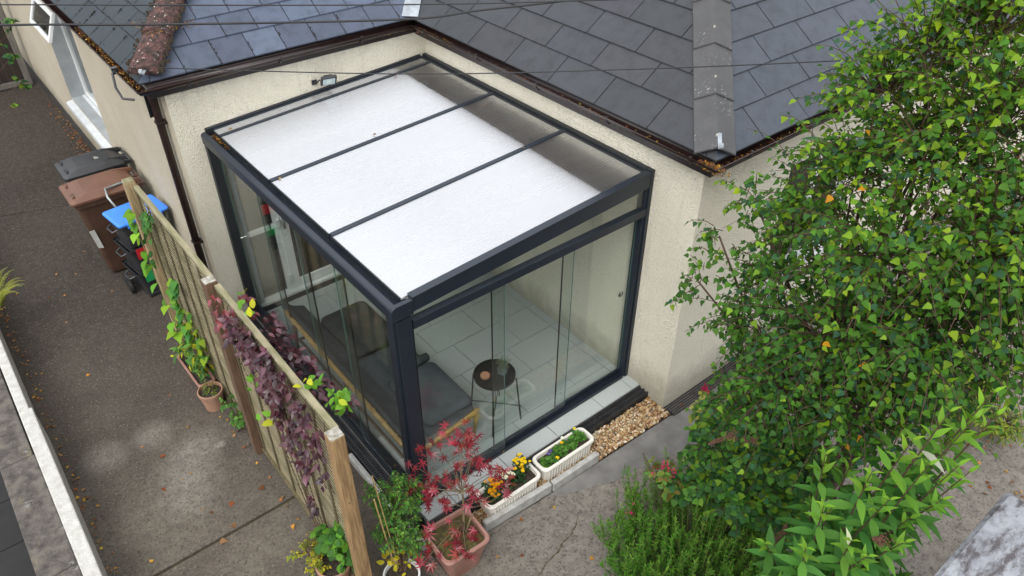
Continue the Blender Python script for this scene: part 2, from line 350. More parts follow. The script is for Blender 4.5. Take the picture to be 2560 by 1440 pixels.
# ------------------------------------------------------------------ foliage helpers
def tmpl(outline, fold=.12, curl=.12):
    # outline: list of (a, b) for one half, from base to tip; midrib on b = 0
    V = []; F = []; n = len(outline)
    for a, b in outline: V += [(a, 0, -curl * a * a), (a, b, -curl * a * a + fold * b), (a, -b, -curl * a * a + fold * b)]
    for i in range(n - 1):
        p, q = 3 * i, 3 * i + 3
        F += [(p, q, q + 1, p + 1), (p, p + 2, q + 2, q)]
    return np.array(V, float), F
T_BIRCH = tmpl([(0, .02), (.10, .34), (.27, .44), (.34, .35), (.50, .33), (.55, .24), (.74, .16), (1, .0)], .22, .22)
T_LANCE = tmpl([(0, .01), (.15, .09), (.35, .15), (.6, .12), (.82, .055), (1, 0)], .25, .30)
T_OVAL = tmpl([(0, .01), (.15, .2), (.4, .31), (.68, .26), (.88, .12), (1, 0)], .2, .2)
T_HEART = tmpl([(-.06, .02), (-.10, .22), (.08, .42), (.34, .40), (.66, .2), (1, 0)], .15, .22)
T_LOBED = tmpl([(0, .05), (-.05, .30), (.12, .48), (.30, .40), (.38, .46), (.55, .34), (.62, .36), (.82, .16), (1, 0)], .12, .15)
T_NEEDLE = (np.array([(0, .05, 0), (0, -.05, 0), (.6, -.05, -.02), (.6, .05, -.02), (1, 0, -.06)], float), [(0, 1, 2, 3), (3, 2, 4)])
def star(n=7, spread=250, rin=.20):
    V = [(0, 0, 0)]; k = 0
    for i in range(n):
        a = R(-spread / 2 + spread * i / (n - 1)); L = 1 - .45 * (abs(i - (n - 1) / 2) / ((n - 1) / 2)) ** 1.5
        V += [(L * .52 * math.cos(a - .16), L * .52 * math.sin(a - .16), -.05), (L * math.cos(a), L * math.sin(a), -.18 * L), (L * .52 * math.cos(a + .16), L * .52 * math.sin(a + .16), -.05)]
        if i < n - 1:
            am = R(-spread / 2 + spread * (i + .5) / (n - 1)); V.append((rin * math.cos(am), rin * math.sin(am), 0))
    F = []
    for i in range(n):
        b = 1 + 4 * i
        l = b - 1 if i > 0 else None; r_ = b + 3 if i < n - 1 else None
        F.append(tuple(x for x in (0, l, b, b + 1, b + 2, r_) if x is not None))
    return np.array(V, float), F
T_MAPLE = star()
T_POINT = tmpl([(0, .01), (.15, .17), (.35, .25), (.6, .19), (.8, .085), (1, 0)], .2, .22)
T_PETAL = tmpl([(0, .05), (.5, .16), (.85, .15), (1, .05)], .1, .1)
def nrm(a): return a / np.maximum(np.linalg.norm(a, axis=1, keepdims=True), 1e-9)
class Leaves:
    def __init__(s): s.P = []; s.D = []; s.Nn = []; s.S = []; s.C = []
    def put(s, p, d, n, size, c):
        s.P.append(tuple(p)); s.D.append(tuple(d)); s.Nn.append(tuple(n)); s.S.append(size); s.C.append(tuple(c))
    def build(s, name, T, mat, parent=None, width=1.0):
        P, D, Nn, S, Cc = (np.array(a, float) for a in (s.P, s.D, s.Nn, s.S, s.C))
        off = wloc(parent) if parent else Vector((0, 0, 0)); P = P - np.array(off)
        V, F = T; D = nrm(D); B = nrm(np.cross(Nn, D)); Z = np.cross(D, B)
        k = len(V); n = len(P)
        W = P[:, None, :] + S[:, None, None] * (V[None, :, 0:1] * D[:, None, :] + width * V[None, :, 1:2] * B[:, None, :] + V[None, :, 2:3] * Z[:, None, :])
        me = bpy.data.meshes.new(name)
        L = np.concatenate([np.array(f) for f in F]); lens = np.array([len(f) for f in F])
        loops = (np.arange(n)[:, None] * k + L[None, :]).ravel(); tot = np.tile(lens, n); st = np.concatenate(([0], np.cumsum(tot)[:-1]))
        me.vertices.add(n * k); me.vertices.foreach_set('co', W.reshape(-1).astype(np.float32))
        me.loops.add(len(loops)); me.loops.foreach_set('vertex_index', loops.astype(np.int32))
        me.polygons.add(len(tot)); me.polygons.foreach_set('loop_start', st.astype(np.int32)); me.polygons.foreach_set('loop_total', tot.astype(np.int32))
        me.update(calc_edges=True); me.materials.append(mat)
        at = me.color_attributes.new("Col", 'FLOAT_COLOR', 'POINT')
        cc = np.concatenate([np.repeat(Cc, k, axis=0), np.ones((n * k, 1))], axis=1); at.data.foreach_set('color', cc.ravel().astype(np.float32))
        me.shade_smooth()
        o = bpy.data.objects.new(name, me); col.objects.link(o)
        if parent: o.parent = parent
        return o
def rv(s=1.0): return Vector((random.gauss(0, s), random.gauss(0, s), random.gauss(0, s)))
def lerp3(a, b, t): return tuple(a[i] + (b[i] - a[i]) * t for i in range(3))
def curve(a, b, bend, n=6):
    a, b, bend = Vector(a), Vector(b), Vector(bend); return [a.lerp(b, t) + bend * (4 * t * (1 - t)) for t in (i / (n - 1) for i in range(n))]
def jit(c, s=.25): k = 1 + random.uniform(-s, s); return (c[0] * k * random.uniform(.9, 1.1), c[1] * k, c[2] * k * random.uniform(.85, 1.15))

W_, D_ = 2.70, 3.585
# ================================================================== SETTING
def sheet(name, pts, z, mat, th=None):
    mb = MB(); mb.add([(x, y, z) for x, y in pts], [tuple(range(len(pts)))]); return tag(mb.build(name, mat), kind='structure')
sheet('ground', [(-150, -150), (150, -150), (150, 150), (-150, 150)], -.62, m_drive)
# driveway slabs (alley beside the house and the garden path), built as real slabs with open joints between them
def slab(name, pts, z=-.10, th=.15, mat=None):
    mb = MB(); n = len(pts); mb.loft([[(x, y, z - th) for x, y in pts], [(x, y, z) for x, y in pts]])
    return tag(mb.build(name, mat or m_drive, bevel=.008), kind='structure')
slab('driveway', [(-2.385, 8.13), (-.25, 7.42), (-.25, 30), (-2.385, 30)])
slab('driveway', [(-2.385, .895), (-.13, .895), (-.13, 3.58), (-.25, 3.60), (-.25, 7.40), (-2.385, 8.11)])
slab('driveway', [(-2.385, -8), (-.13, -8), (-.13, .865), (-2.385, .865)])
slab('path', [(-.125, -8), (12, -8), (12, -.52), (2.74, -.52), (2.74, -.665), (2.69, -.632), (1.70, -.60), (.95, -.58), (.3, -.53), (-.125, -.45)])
m_smooth = M("smooth_cement", (.175, .168, .160), (.11, .105, .10), 4.5, .8, b=.35, bs=70, detail=8)
def ragged(pts, amp, step=.05):
    out = []
    for (a, b, rag) in pts:
        a, b = Vector(a), Vector(b); n = max(1, int((b - a).length / step)) if rag else 1
        for k in range(n): p = a.lerp(b, k / n); out.append((p.x + (mnoise.noise(Vector((p.x * 9, p.y * 9, 0))) * amp if rag else 0), p.y + (mnoise.noise(Vector((p.x * 9, p.y * 9, 5))) * amp if rag else 0)))
    return out
slab('path_patch', ragged([((.97, -.585, 0), (1.50, -.80, 0), 1), ((1.50, -.80, 0), (2.30, -1.00, 0), 1), ((2.30, -1.0, 0), (3.2, -1.5, 0), 1), ((3.2, -1.5, 0), (5.2, -1.3, 0), 1), ((5.2, -1.3, 0), (5.2, -.68, 0), 0), ((5.2, -.68, 0), (2.75, -.672, 0), 0), ((2.75, -.672, 0), (2.69, -.636, 0), 0), ((2.69, -.636, 0), (1.70, -.603, 0), 0)], .035), z=-.094, th=.02, mat=m_smooth)
ck = MB(); P_ = [(.40, -1.17), (.58, -1.10), (.74, -1.09), (.90, -1.03), (1.02, -.99), (1.13, -.93)]; pp_ = ragged([((*a, 0), (*b, 0), 1) for a, b in zip(P_[:-1], P_[1:])], .03, .02)
for a, b in zip(pp_[:-1], pp_[1:]):
    w_ = random.uniform(.002, .008); ck.add([(a[0], a[1] - w_, -.096), (b[0], b[1] - w_, -.096), (b[0], b[1] + w_, -.096), (a[0], a[1] + w_, -.096)], [(0, 1, 2, 3)])
tag(ck.build('path_crack', M("crack_moss", (.03, .022, .012), (.09, .065, .02), 30, .95)), kind='structure')
mj = MB(); mj.box(-2.4, 12, -8, 30, -.20, -.125); tag(mj.build('ground_soil', M("joint_dirt", (.03, .022, .014), (.06, .05, .02), 20, .95, b=.6)), kind='structure')
# patio base, tiles, border strips
pb = MB(); pb.box(-.005, W_, -.185, D_, -.3, -.012); tag(pb.build('patio_base', m_grout), kind='structure')
tl = MB(); g = .004
def tilebox(x0, x1, y0, y1):
    if x1 - x0 > .02 and y1 - y0 > .02: tl.box(x0 + g, x1 - g, y0 + g, y1 - g, -.02, random.uniform(-.001, .0006))
rows = [-.185, -.0, .25, .69, 1.13, 1.565, 1.995, 2.43, 2.87, 3.30, 3.44]
for j in range(len(rows) - 1):
    y0, y1 = rows[j], rows[j + 1]
    if j == 0: xs = [0, .30, .92, 1.54, 2.16, 2.59, 2.70]
    else:
        s = (1.53 if j % 2 == 0 else 1.32 + .0) - .65 * 3 + (0 if j % 2 else .22 * 0); xs = [.0] + [s + .645 * k for k in range(8) if .03 < s + .645 * k < 2.55] + [2.59, 2.70]
    for a, b in zip(xs[:-1], xs[1:]): tilebox(a, b, y0, y1)
tag(tl.build('patio', m_tile), kind='structure')
# gravel bed: bed below, stones above
gb = MB(); gb.add([(.24, -.45, -.115), (.9, -.52, -.115), (1.72, -.60, -.115), (2.70, -.635, -.115), (2.70, -.315, -.115), (.24, -.315, -.115)], [tuple(range(6))])
tag(gb.build('gravel_bed', m_soil), kind='structure')
def stones(name, count, region, z, smin, smax, cols):
    ico = MB(); t = (1 + 5 ** .5) / 2
    iv = np.array([(-1, t, 0), (1, t, 0), (-1, -t, 0), (1, -t, 0), (0, -1, t), (0, 1, t), (0, -1, -t), (0, 1, -t), (t, 0, -1), (t, 0, 1), (-t, 0, -1), (-t, 0, 1)]) / 1.9
    fi = [(0, 11, 5), (0, 5, 1), (0, 1, 7), (0, 7, 10), (0, 10, 11), (1, 5, 9), (5, 11, 4), (11, 10, 2), (10, 7, 6), (7, 1, 8), (3, 9, 4), (3, 4, 2), (3, 2, 6), (3, 6, 8), (3, 8, 9), (4, 9, 5), (2, 4, 11), (6, 2, 10), (8, 6, 7), (9, 8, 1)]
    for _ in range(count):
        x, y = region(); s = random.uniform(smin, smax)
        q = Matrix.Rotation(random.uniform(0, 6.28), 3, rv().normalized()); sc = (random.uniform(.7, 1.3), random.uniform(.7, 1.2), random.uniform(.5, .9))
        c = jit(random.choice(cols), .3)
        ico.add([Vector((x, y, z + random.uniform(-.008, .012))) + q @ Vector((v[0] * sc[0] * s, v[1] * sc[1] * s, v[2] * sc[2] * s)) * random.uniform(.85, 1.15) for v in iv], fi, c)
    return ico.build(name, m_stone, attr=True, fixn=False, smooth=False)
def greg():
    while True:
        x = random.uniform(.26, 2.69); lo = -.45 - .15 * min(1, (x - .24) / 1.45) if x < 1.7 else -.60 - .03 * (x - 1.7)
        if x < 1.70: lo = max(lo, -.50)
        y = random.uniform(lo + .012, -.325)
        return x, y
tag(stones('gravel', 4300, greg, -.085, .010, .020, [(.34, .22, .10), (.46, .34, .19), (.22, .11, .04), (.55, .47, .35), (.30, .16, .06), (.13, .08, .045), (.42, .32, .20)]), kind='stuff')

# ================================================================== HOUSE
house = thing('bungalow', 'cream roughcast bungalow with grey slate roof and brown gutters', 'house', (2.7, 3.6, 0))
def wallgrid(mb, o, u, L, z0, z1, n, holes, depth=.10):
    us = sorted({0, L, *[h[0] for h in holes], *[h[1] for h in holes]}); zs = sorted({z0, z1, *[h[2] for h in holes], *[h[3] for h in holes]})
    o, u, n = Vector(o), Vector(u), Vector(n); P = lambda a, z, d=0: o + u * a + Vector((0, 0, z)) - n * d
    for a, b in zip(us[:-1], us[1:]):
        for c, d in zip(zs[:-1], zs[1:]):
            if any(h[0] <= a and b <= h[1] and h[2] <= c and d <= h[3] for h in holes): continue
            mb.add([P(a, c), P(b, c), P(b, d), P(a, d)], [(0, 1, 2, 3)])
def reveals(mb, o, u, n, holes, depth):
    o, u, n = Vector(o), Vector(u), Vector(n); P = lambda a, z, d=0: o + u * a + Vector((0, 0, z)) - n * d
    for h in holes:
        q = [P(h[0], h[2]), P(h[1], h[2]), P(h[1], h[3]), P(h[0], h[3])]; r = [P(h[0], h[2], depth), P(h[1], h[2], depth), P(h[1], h[3], depth), P(h[0], h[3], depth)]
        mb.add(q + r, [(0, 1, 5, 4), (1, 2, 6, 5), (2, 3, 7, 6), (3, 0, 4, 7)])
XL = -.25
hA = [(.40, 1.83, -.02, 2.08)]                      # door set in the back wall (offset from XL)
mw = MB(); wallgrid(mw, (XL, D_, 0), (1, 0, 0), W_ - XL, -.4, 2.95, (0, -1, 0), hA); wa = mw.build('wall', m_cream, house, fixn=False)
tag(wa, 'gable-side wall behind the glass room')
mw = MB(); wallgrid(mw, (W_, -.517, 0), (0, 1, 0), D_ + .517, -.4, 2.95, (-1, 0, 0), []); mw.build('wall', m_cream, house, fixn=False)
mw = MB(); hC = [(1.35, 2.55, .95, 2.3)]
wallgrid(mw, (W_, -.517, 0), (1, 0, 0), 9, -.4, 2.95, (0, -1, 0), hC); tag(mw.build('wall', m_cream, house, fixn=False), 'shaded end wall behind the birch')
mw = MB(); hL = [(3.75, 5.85, .74, 2.40)]
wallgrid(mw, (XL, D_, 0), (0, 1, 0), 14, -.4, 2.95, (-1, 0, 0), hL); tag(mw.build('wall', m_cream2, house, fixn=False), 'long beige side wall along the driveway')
mr = MB(); reveals(mr, (XL, D_, 0), (0, 1, 0), (-1, 0, 0), hL, .28); reveals(mr, (W_, -.517, 0), (1, 0, 0), (0, -1, 0), hC, .1); reveals(mr, (XL, D_, 0), (1, 0, 0), (0, -1, 0), hA, .09)
each(mr, 'window_reveal', m_reveal, house)
mp = MB(); mp.box(XL - .014, XL - .001, D_ + .02, 17.5, -.11, .10); mp.build('plinth', m_plinth, house)
# dark rooms behind the openings
mk = MB(); mk.box(XL + .29, XL + 1.6, 7.0, 10.0, .3, 2.6); mk.box(.1, 1.7, D_ + .095, D_ + 1.5, -.05, 2.3); mk.box(W_ + 1.2, W_ + 2.8, -.41, 1, .6, 2.5)
each(mk, 'interior', M("dark_interior", (.06, .05, .045), None, 3, .9), house)
# side window
wd = MB(); X = XL + .27
y0, y1 = D_ + 3.75, D_ + 5.85; z0, z1 = .74, 2.40
def frame(mb, o, u, n, a0, a1, z0, z1, wd_, dp, mull=(), trans=()):
    o, u, n = Vector(o), Vector(u), Vector(n)
    def B(a, b, c, d, e=0):
        p = [o + u * s + Vector((0, 0, z)) + n * t for z in (c, d) for s, t in ((a, 0), (b, 0), (b, dp + e), (a, dp + e))]; mb.hexa(p)
    B(a0, a0 + wd_, z0, z1); B(a1 - wd_, a1, z0, z1); B(a0 + wd_, a1 - wd_, z0, z0 + wd_); B(a0 + wd_, a1 - wd_, z1 - wd_, z1)
    for a in mull: B(a - wd_ / 2, a + wd_ / 2, z0 + wd_, z1 - wd_, .003)
    for (a, b, z) in trans: B(a, b, z - wd_ / 2, z + wd_ / 2, .002)
frame(wd, (X, D_, 0), (0, 1, 0), (-1, 0, 0), 3.75, 5.85, z0, z1, .06, .06)
win = wd.build('window', m_upvc, house, bevel=.006)
gp = MB(); gp.box(X - .035, X - .027, y0 + .06, y1 - .06, z0 + .06, z1 - .06); gp.build('pane', mk_glass("bright_window_glass", (.45, .47, .47), .22), win)
sp = MB(); sp.extrude([(0, 0), (.30, -.06), (.30, -.14), (0, -.14)], (XL + .205, y0 - .06, z0 + .01), (XL + .205, y1 + .02, z0 + .01), (-1, 0, 0), (0, 0, 1)); sp.build('sill', m_sill, win, bevel=.006)
vt = MB(); q_ = Matrix.Rotation(R(24), 3, 'Y'); vc = Vector((XL - .10, D_ + 5.05, 2.22))
for c_, sz in (((0, -.52, 0), (.045, .06, .40)), ((0, .52, 0), (.045, .06, .40)), ((0, 0, -.17), (.045, .98, .06)), ((0, 0, .17), (.045, .98, .06))): vt.rbox(vc + q_ @ Vector(c_), sz, q_)
vo = vt.build('open_vent', m_upvc, house, bevel=.005)
vt = MB(); vt.rbox(vc, (.008, .97, .28), q_); vt.build('pane', m_glassd, vo)
# end-wall window behind the birch
wd = MB(); frame(wd, (W_, -.517 + .10, 0), (1, 0, 0), (0, -1, 0), 1.35, 2.55, .95, 2.3, .07, .06, mull=(1.95,)); win2 = wd.build('window', m_upvc, house, bevel=.006)
gp = MB(); gp.box(W_ + 1.42, W_ + 2.48, -.452, -.444, 1.02, 2.23); gp.build('pane', m_glassd, win2)
sp = MB(); sp.box(W_ + 1.30, W_ + 2.60, -.60, -.42, .90, .948); sp.build('sill', m_sill, win2, bevel=.006)
# door set
yd = D_ + .09; dd = MB()
frame(dd, (XL, yd, 0), (1, 0, 0), (0, -1, 0), .40, 1.83, -.015, 2.07, .055, .07, mull=(.79,), trans=((.455, .765, .96),))
dd.box(XL + .34, XL + 1.89, D_ - .055, D_ + .02, -.018, .035); dfr = dd.build('door_frame', m_upvc, house, bevel=.006)
gp = MB(); gp.box(XL + .455, XL + .765, yd - .035, yd - .028, .04, 2.0); gp.build('pane', m_glassd, dfr)
dl = MB(); frame(dl, (XL, yd - .055, 0), (1, 0, 0), (0, -1, 0), .815, 1.775, .045, 2.01, .115, .03, trans=((.93, 1.66, 1.02),)); door = dl.build('door', m_upvc, house, bevel=.010)
gp = MB(); gp.box(XL + .93, XL + 1.66, yd - .07, yd - .062, .16, 1.9); gp.build('pane', m_glassd, door)
hd = MB(); hd.tube([(XL + .87, yd - .09, 1.02), (XL + .87, yd - .125, 1.02), (XL + 1.0, yd - .125, 1.02)], .009); hd.rbox((XL + .87, yd - .092, 1.0), (.03, .012, .2), 0); hd.build('handle', m_chrome, door)
hg = MB()
for z in (.22, 1.0, 1.8): hg.rbox((XL + .80, yd - .095, z), (.05, .03, .10), 0)
each(hg, 'hinge', m_upvc, door, bevel=.004)
# ---- roofs
PT = .75; ZE = 2.95; XB, YA, YC, XLe = 2.53, 3.55, -.70, -.42; RISE = 3.2
roof = MB()
def plane(pts): roof.add(pts, [tuple(range(len(pts)))])
Z = lambda k: ZE - .03 + PT * k
r = RISE
plane([(XLe, YA, Z(0)), (XB, YA, Z(0)), (XB + r, YA + r, Z(r)), (XLe + r, YA + r, Z(r))])
plane([(XLe, YA, Z(0)), (XLe + r, YA + r, Z(r)), (XLe + r, 17, Z(r)), (XLe, 17, Z(0))])
plane([(XB, YA, Z(0)), (XB, YC, Z(0)), (XB + r, YC + r, Z(r)), (XB + r, YA + r, Z(r))])
plane([(XB, YC, Z(0)), (13, YC, Z(0)), (13, YC + r, Z(r)), (XB + r, YC + r, Z(r))])
roof_o = roof.build('roof', m_plinth, house, fixn=False)
# soffit board closing the eaves
sf = MB(); sf.box(XLe + .03, W_ + .2, YA + .005, D_ + .3, 2.765, 2.785); sf.box(XB + .05, W_ + .2, YC + .05, YA, 2.735, 2.76); sf.box(XLe + .03, XL + .1, D_ + .3, 17, 2.765, 2.785); sf.box(W_ + .2, 12, YC + .05, -.45, 2.735, 2.76)
each(sf, 'soffit', m_brownd, house)
def slates(name, org, u, nrun, lo, hi, wd_, exp, n, base, var, parent, lab):
    # org: eave origin; u: along the eave; nrun: horizontal up-slope direction; lo/hi(k): limits along u at run k
    mb = MB(); org, u, nrun = Vector(org), Vector(u), Vector(nrun); th = .011
    for k in range(n):
        r0 = k * exp - (.03 if k == 0 else .0); r1 = (k + 1) * exp + .02
        a0, b0, a1, b1 = lo(r0), hi(r0), lo(r1), hi(r1); s = -5 * wd_ + (wd_ / 2 if k % 2 else 0) + random.uniform(-.01, .01)
        while s < max(b0, b1):
            e = s + wd_ - .008
            p0, q0, p1, q1 = max(s, a0), min(e, b0), max(s, a1), min(e, b1)
            if q0 > p0 or q1 > p1:
                q0 = max(q0, p0); q1 = max(q1, p1)
                kk = random.uniform(1 - var, 1 + var); c = tuple(x * kk * random.uniform(.98, 1.02) for x in base); dz = random.uniform(-.0015, .0015)
                z0_, z1_ = ZE + PT * r0 + .022 + dz, ZE + PT * r1 + .004
                A = lambda t, rr, z: org + u * t + nrun * rr + Vector((0, 0, z))
                mb.add([A(p0, r0, z0_ - th), A(q0, r0, z0_ - th), A(p0, r0, z0_), A(q0, r0, z0_), A(q1, r1, z1_), A(p1, r1, z1_)], [(0, 1, 3, 2), (2, 3, 4, 5)], c)
            s += wd_
    o = mb.build(name, m_slate, parent, attr=True, fixn=False); tag(o, lab); return o
slates('slates', (0, YA, 0), (1, 0, 0), (0, 1, 0), lambda k: XLe + k, lambda k: XB + k, .34, .20, 15, (.066, .082, .120), .2, roof_o, 'weathered blue-grey slates')
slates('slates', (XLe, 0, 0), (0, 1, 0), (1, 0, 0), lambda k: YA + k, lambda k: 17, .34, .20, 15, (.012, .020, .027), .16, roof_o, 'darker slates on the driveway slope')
slates('slates', (XB, 0, 0), (0, 1, 0), (1, 0, 0), lambda k: YC + k, lambda k: YA + k, .62, .22, 14, (.038, .041, .047), .07, roof_o, 'smooth newer grey slates')
slates('slates', (0, YC, 0), (1, 0, 0), (0, 1, 0), lambda k: XB + k, lambda k: 13, .62, .22, 14, (.050, .059, .075), .07, roof_o, 'bluer slates on the garden slope')
# moss tufts on the old slate joints
mm = MB()
def tuft(c, d, L_, wd_):
    d = Vector(d).normalized(); n_ = d.cross(Vector((0, 0, 1))).normalized(); a = math.atan2(d.y, d.x)
    for k in range(random.randint(1, 4)):
        p = c + d * random.uniform(-L_, L_); mm.lathe([(0, .012), (.6 * wd_, .009), (wd_, -.004)], p, 6, sx=random.uniform(.5, 1.3), sy=random.uniform(.5, 1.3))
for _ in range(260):
    k = random.randint(0, 9); x = XLe + k * .20 + random.uniform(0, .19); m_ = random.randint(0, 9); y = (-5 * .34 + (.17 if k % 2 else 0)) + .34 * (m_ + 14) + .34
    if y < YA + (x - XLe) + .16: continue
    tuft(Vector((x, y, ZE + PT * (x - XLe) + .016)), (1, 0, PT), .05, random.uniform(.004, .011))
for _ in range(150):
    k = random.randint(0, 9); x = XLe + k * .20 + .003; y = random.uniform(YA + k * .2 + .2, 7.2); tuft(Vector((x, y, ZE + PT * (x - XLe) + .014)), (0, 1, 0), .03, random.uniform(.003, .009))
for _ in range(150):
    k = random.randint(0, 5); y = YA + k * .20 + random.uniform(0, .15); x = (-5 * .34 + (.17 if k % 2 else 0)) + .34 * random.randint(4, 13); 
    if x < XLe + (y - YA) + .15 or x > XB + (y - YA) - .1: continue
    tuft(Vector((x, y, ZE + PT * (y - YA) + .016)), (0, 1, PT), .04, random.uniform(.003, .007))
tag(mm.build('moss', M("roof_moss", (.010, .008, .007), (.022, .017, .009), 40, .95, b=1), roof_o, smooth=True), kind='stuff')
# mossy half-round hip tiles
def hip_round():
    mb = MB(); dirv = Vector((1, 1, PT)).normalized(); side = Vector((1, -1, 0)).normalized(); up = side.cross(dirv); up = up if up.z > 0 else -up
    base = Vector((XLe + .05, YA + .05, ZE + .03)); n = 22; s0 = 0
    for seg in range(8):
        L = .46; rings = []
        for i in range(12):
            t = i / 11; c = base + dirv * (s0 + t * (L + .03)); rad = .150 - .012 * t; ring = []
            for k in range(n):
                a = math.pi * (k / (n - 1)) ; p = c + side * (rad * math.cos(a)) + up * (rad * .62 * math.sin(a) + .012 - .014 * t)
                d = mnoise.noise(p * 26) * .008 + mnoise.noise(p * 60) * .006
                p = p + (side * math.cos(a) + up * math.sin(a)) * d; ring.append(p)
            rings.append(ring)
        vs = [p for rg in rings for p in rg]; fs = [(i * n + k, i * n + k + 1, (i + 1) * n + k + 1, (i + 1) * n + k) for i in range(11) for k in range(n - 1)]
        fs.append(tuple(range(n))); mb.add(vs, fs); s0 += L
    return mb.build('hip_tiles', m_mossy, roof_o, smooth=True)
tag(hip_round(), 'red-brown half-round hip tiles covered in moss and lichen')
lit = MB()
for _ in range(620):
    t = random.uniform(.1, 4.4); c = Vector((XLe, YA, ZE + .03)) + Vector((1, 1, PT)) * t * .6 + Vector((1, -1, 0)) * (random.choice((-.15, .145, .15, .155)) * .72 + random.gauss(0, .010))
    lit.lathe([(0, .012), (.009, .008), (.014, -.02)], c, 6, sx=random.uniform(.5, 1.5), sy=random.uniform(.5, 1.5))
tag(lit.build('moss', M("hip_moss", (.016, .010, .007), (.034, .022, .009), 30, .95, b=1), roof_o, smooth=True), kind='stuff')
m_nail = M('nail_cap', (.42, .40, .33), None, 9, .5)
def hip_angle():
    mb = MB(); dirv = Vector((1, 1, PT)).normalized(); base = Vector((XB + .01, YC + .01, ZE + .035)); s0 = 0; nails = MB()
    e1 = (Vector((0, 1, 0)) - dirv * dirv.y).normalized(); e2 = (Vector((1, 0, 0)) - dirv * dirv.x).normalized()
    e1 = (e1 + Vector((0, 0, .02))).normalized(); e2 = (e2 + Vector((0, 0, .02))).normalized()
    for seg in range(9):
        L = .52; a = base + dirv * s0 + Vector((0, 0, .024)); b = base + dirv * (s0 + L + .06) + Vector((0, 0, .004)); wd_ = .175
        P = []
        for c in (a, b):
            for dz in (0, .014): P += [c + e1 * wd_ + Vector((0, 0, dz)), c + Vector((0, 0, dz + .012)), c + e2 * wd_ + Vector((0, 0, dz))]
        f = [(0, 1, 4, 3), (1, 2, 5, 4), (3, 4, 10, 9), (4, 5, 11, 10), (0, 3, 9, 6), (2, 8, 11, 5), (6, 9, 10, 7), (7, 10, 11, 8)]
        mb.add(P, f); c = a + dirv * (.16 if seg else .11) + Vector((0, 0, .026)); nails.lathe([(0, .010), (.007, .007), (.009, 0), (.009, -.008)], c, 10); s0 += L
    h = mb.build('hip_tiles', m_ridge, roof_o, bevel=.004); each(nails, 'nail', m_nail, h, smooth=True); return h
h2 = hip_angle(); tag(h2, 'grey angular hip tiles with pale lichen flecks')
va = MB(); c = Vector((XB, YA, ZE + .03))
for sgn in (1,): va.add([c + Vector((-.13, .0, .0)), c + Vector((0, -.13, 0)), c + Vector((2.2, 2.07, PT * 2.2 + .012)), c + Vector((2.07, 2.2, PT * 2.2 + .012))], [(0, 1, 2, 3)])
va.build('valley_flashing', m_lead, roof_o)
# metal hip hooks
for nm, c in (('hip_hook', Vector((XLe + .06, YA - .01, ZE + .10))), ('hip_hook', Vector((XB + .05, YC + .02, ZE + .10)))):
    hk = MB(); d = Vector((-1, -1, 0)).normalized(); pts = [c + Vector((1, 1, .75)) * .06, c, c + d * .06 + Vector((0, 0, -.02))] + [c + d * (.06 + .025 * math.sin(a)) + Vector((0, 0, -.02 + .025 * (1 - math.cos(a)))) for a in (0.8, 1.6, 2.4, 3.2)]
    sd_ = d.cross(Vector((0, 0, 1)))
    for p, q in zip(pts[:-1], pts[1:]): hk.add([p - sd_ * .016, p + sd_ * .016, q + sd_ * .016, q - sd_ * .016], [(0, 1, 2, 3)])
    hk.build(nm, m_lead, roof_o)
# fascia boards, gutters with brackets
fa = MB(); fa.box(XLe + .035, W_ - .13, D_ - .035, D_ - .012, 2.77, 2.93); fa.box(W_ - .13, W_ - .107, -.655, D_ - .012, 2.745, 2.93); fa.box(W_ - .107, 12, -.655, -.632, 2.745, 2.93); fa.box(XLe + .035, XLe + .058, D_ - .012, 17, 2.77, 2.93)
each(fa, 'fascia', m_brownd, house, bevel=.003)
def gutter(a, b, out, z, lab=None, mit0=0, mit1=0):
    a, b, out = Vector(a), Vector(b), Vector(out); prof = []; rr = .056
    for k in range(11):
        t = math.pi * k / 10; prof.append((rr + rr * math.cos(math.pi - t), -rr * .95 * math.sin(t)))
    prof = [(0, .012)] + prof + [(2 * rr + .007, .004), (2 * rr + .007, -.006)]
    d = (b - a).normalized(); mb = MB(); n = len(prof)
    vs = [a + out * p + d * (mit0 * p) + Vector((0, 0, z + q)) for p, q in prof] + [b + out * p + d * (mit1 * p) + Vector((0, 0, z + q)) for p, q in prof]
    mb.add(vs, [(k, k + 1, n + k + 1, n + k) for k in range(n - 1)]); o = mb.build('gutter', m_brown, house, fixn=False, smooth=True)
    s = o.modifiers.new("wall", 'SOLIDIFY'); s.thickness = .003; s.offset = 1
    br = MB(); L = (b - a).length; k = .35
    while k < min(L, 7):
        c = a + d * k; q = [c + out * (p * 1.03) + Vector((0, 0, z + y * 1.08 - .002)) for p, y in prof[1:12]] + [c + out * .117 + Vector((0, 0, z + .008)), c + out * .098 + Vector((0, 0, z + .010))]
        for p0, p1 in zip(q[:-1], q[1:]): br.add([p0 - d * .013, p0 + d * .013, p1 + d * .013, p1 - d * .013], [(0, 1, 2, 3)])
        k += .93
    for bo in each(br, 'bracket', m_brownd, o, fixn=False): s = bo.modifiers.new("wall", 'SOLIDIFY'); s.thickness = .004; s.offset = 1
    return o
GZ = 2.895
gutter((XLe + .035, D_ - .036, 0), (W_ - .131, D_ - .036, 0), (0, -1, 0), GZ, mit0=-1, mit1=-1)
gutter((W_ - .131, D_ - .036, 0), (W_ - .131, -.656, 0), (-1, 0, 0), GZ, mit0=1, mit1=1)
gutter((W_ - .131, -.656, 0), (12, -.656, 0), (0, -1, 0), GZ, mit0=-1)
gutter((XLe + .035, 17, 0), (XLe + .035, D_ - .036, 0), (-1, 0, 0), GZ, mit1=1)
dp = MB(); dp.tube([(-.33, D_ + .215, 2.86), (-.315, D_ + .215, 2.74), (-.310, D_ + .215, 2.62), (-.310, D_ + .215, -.1)], [.055, .050, .040, .040], 12)
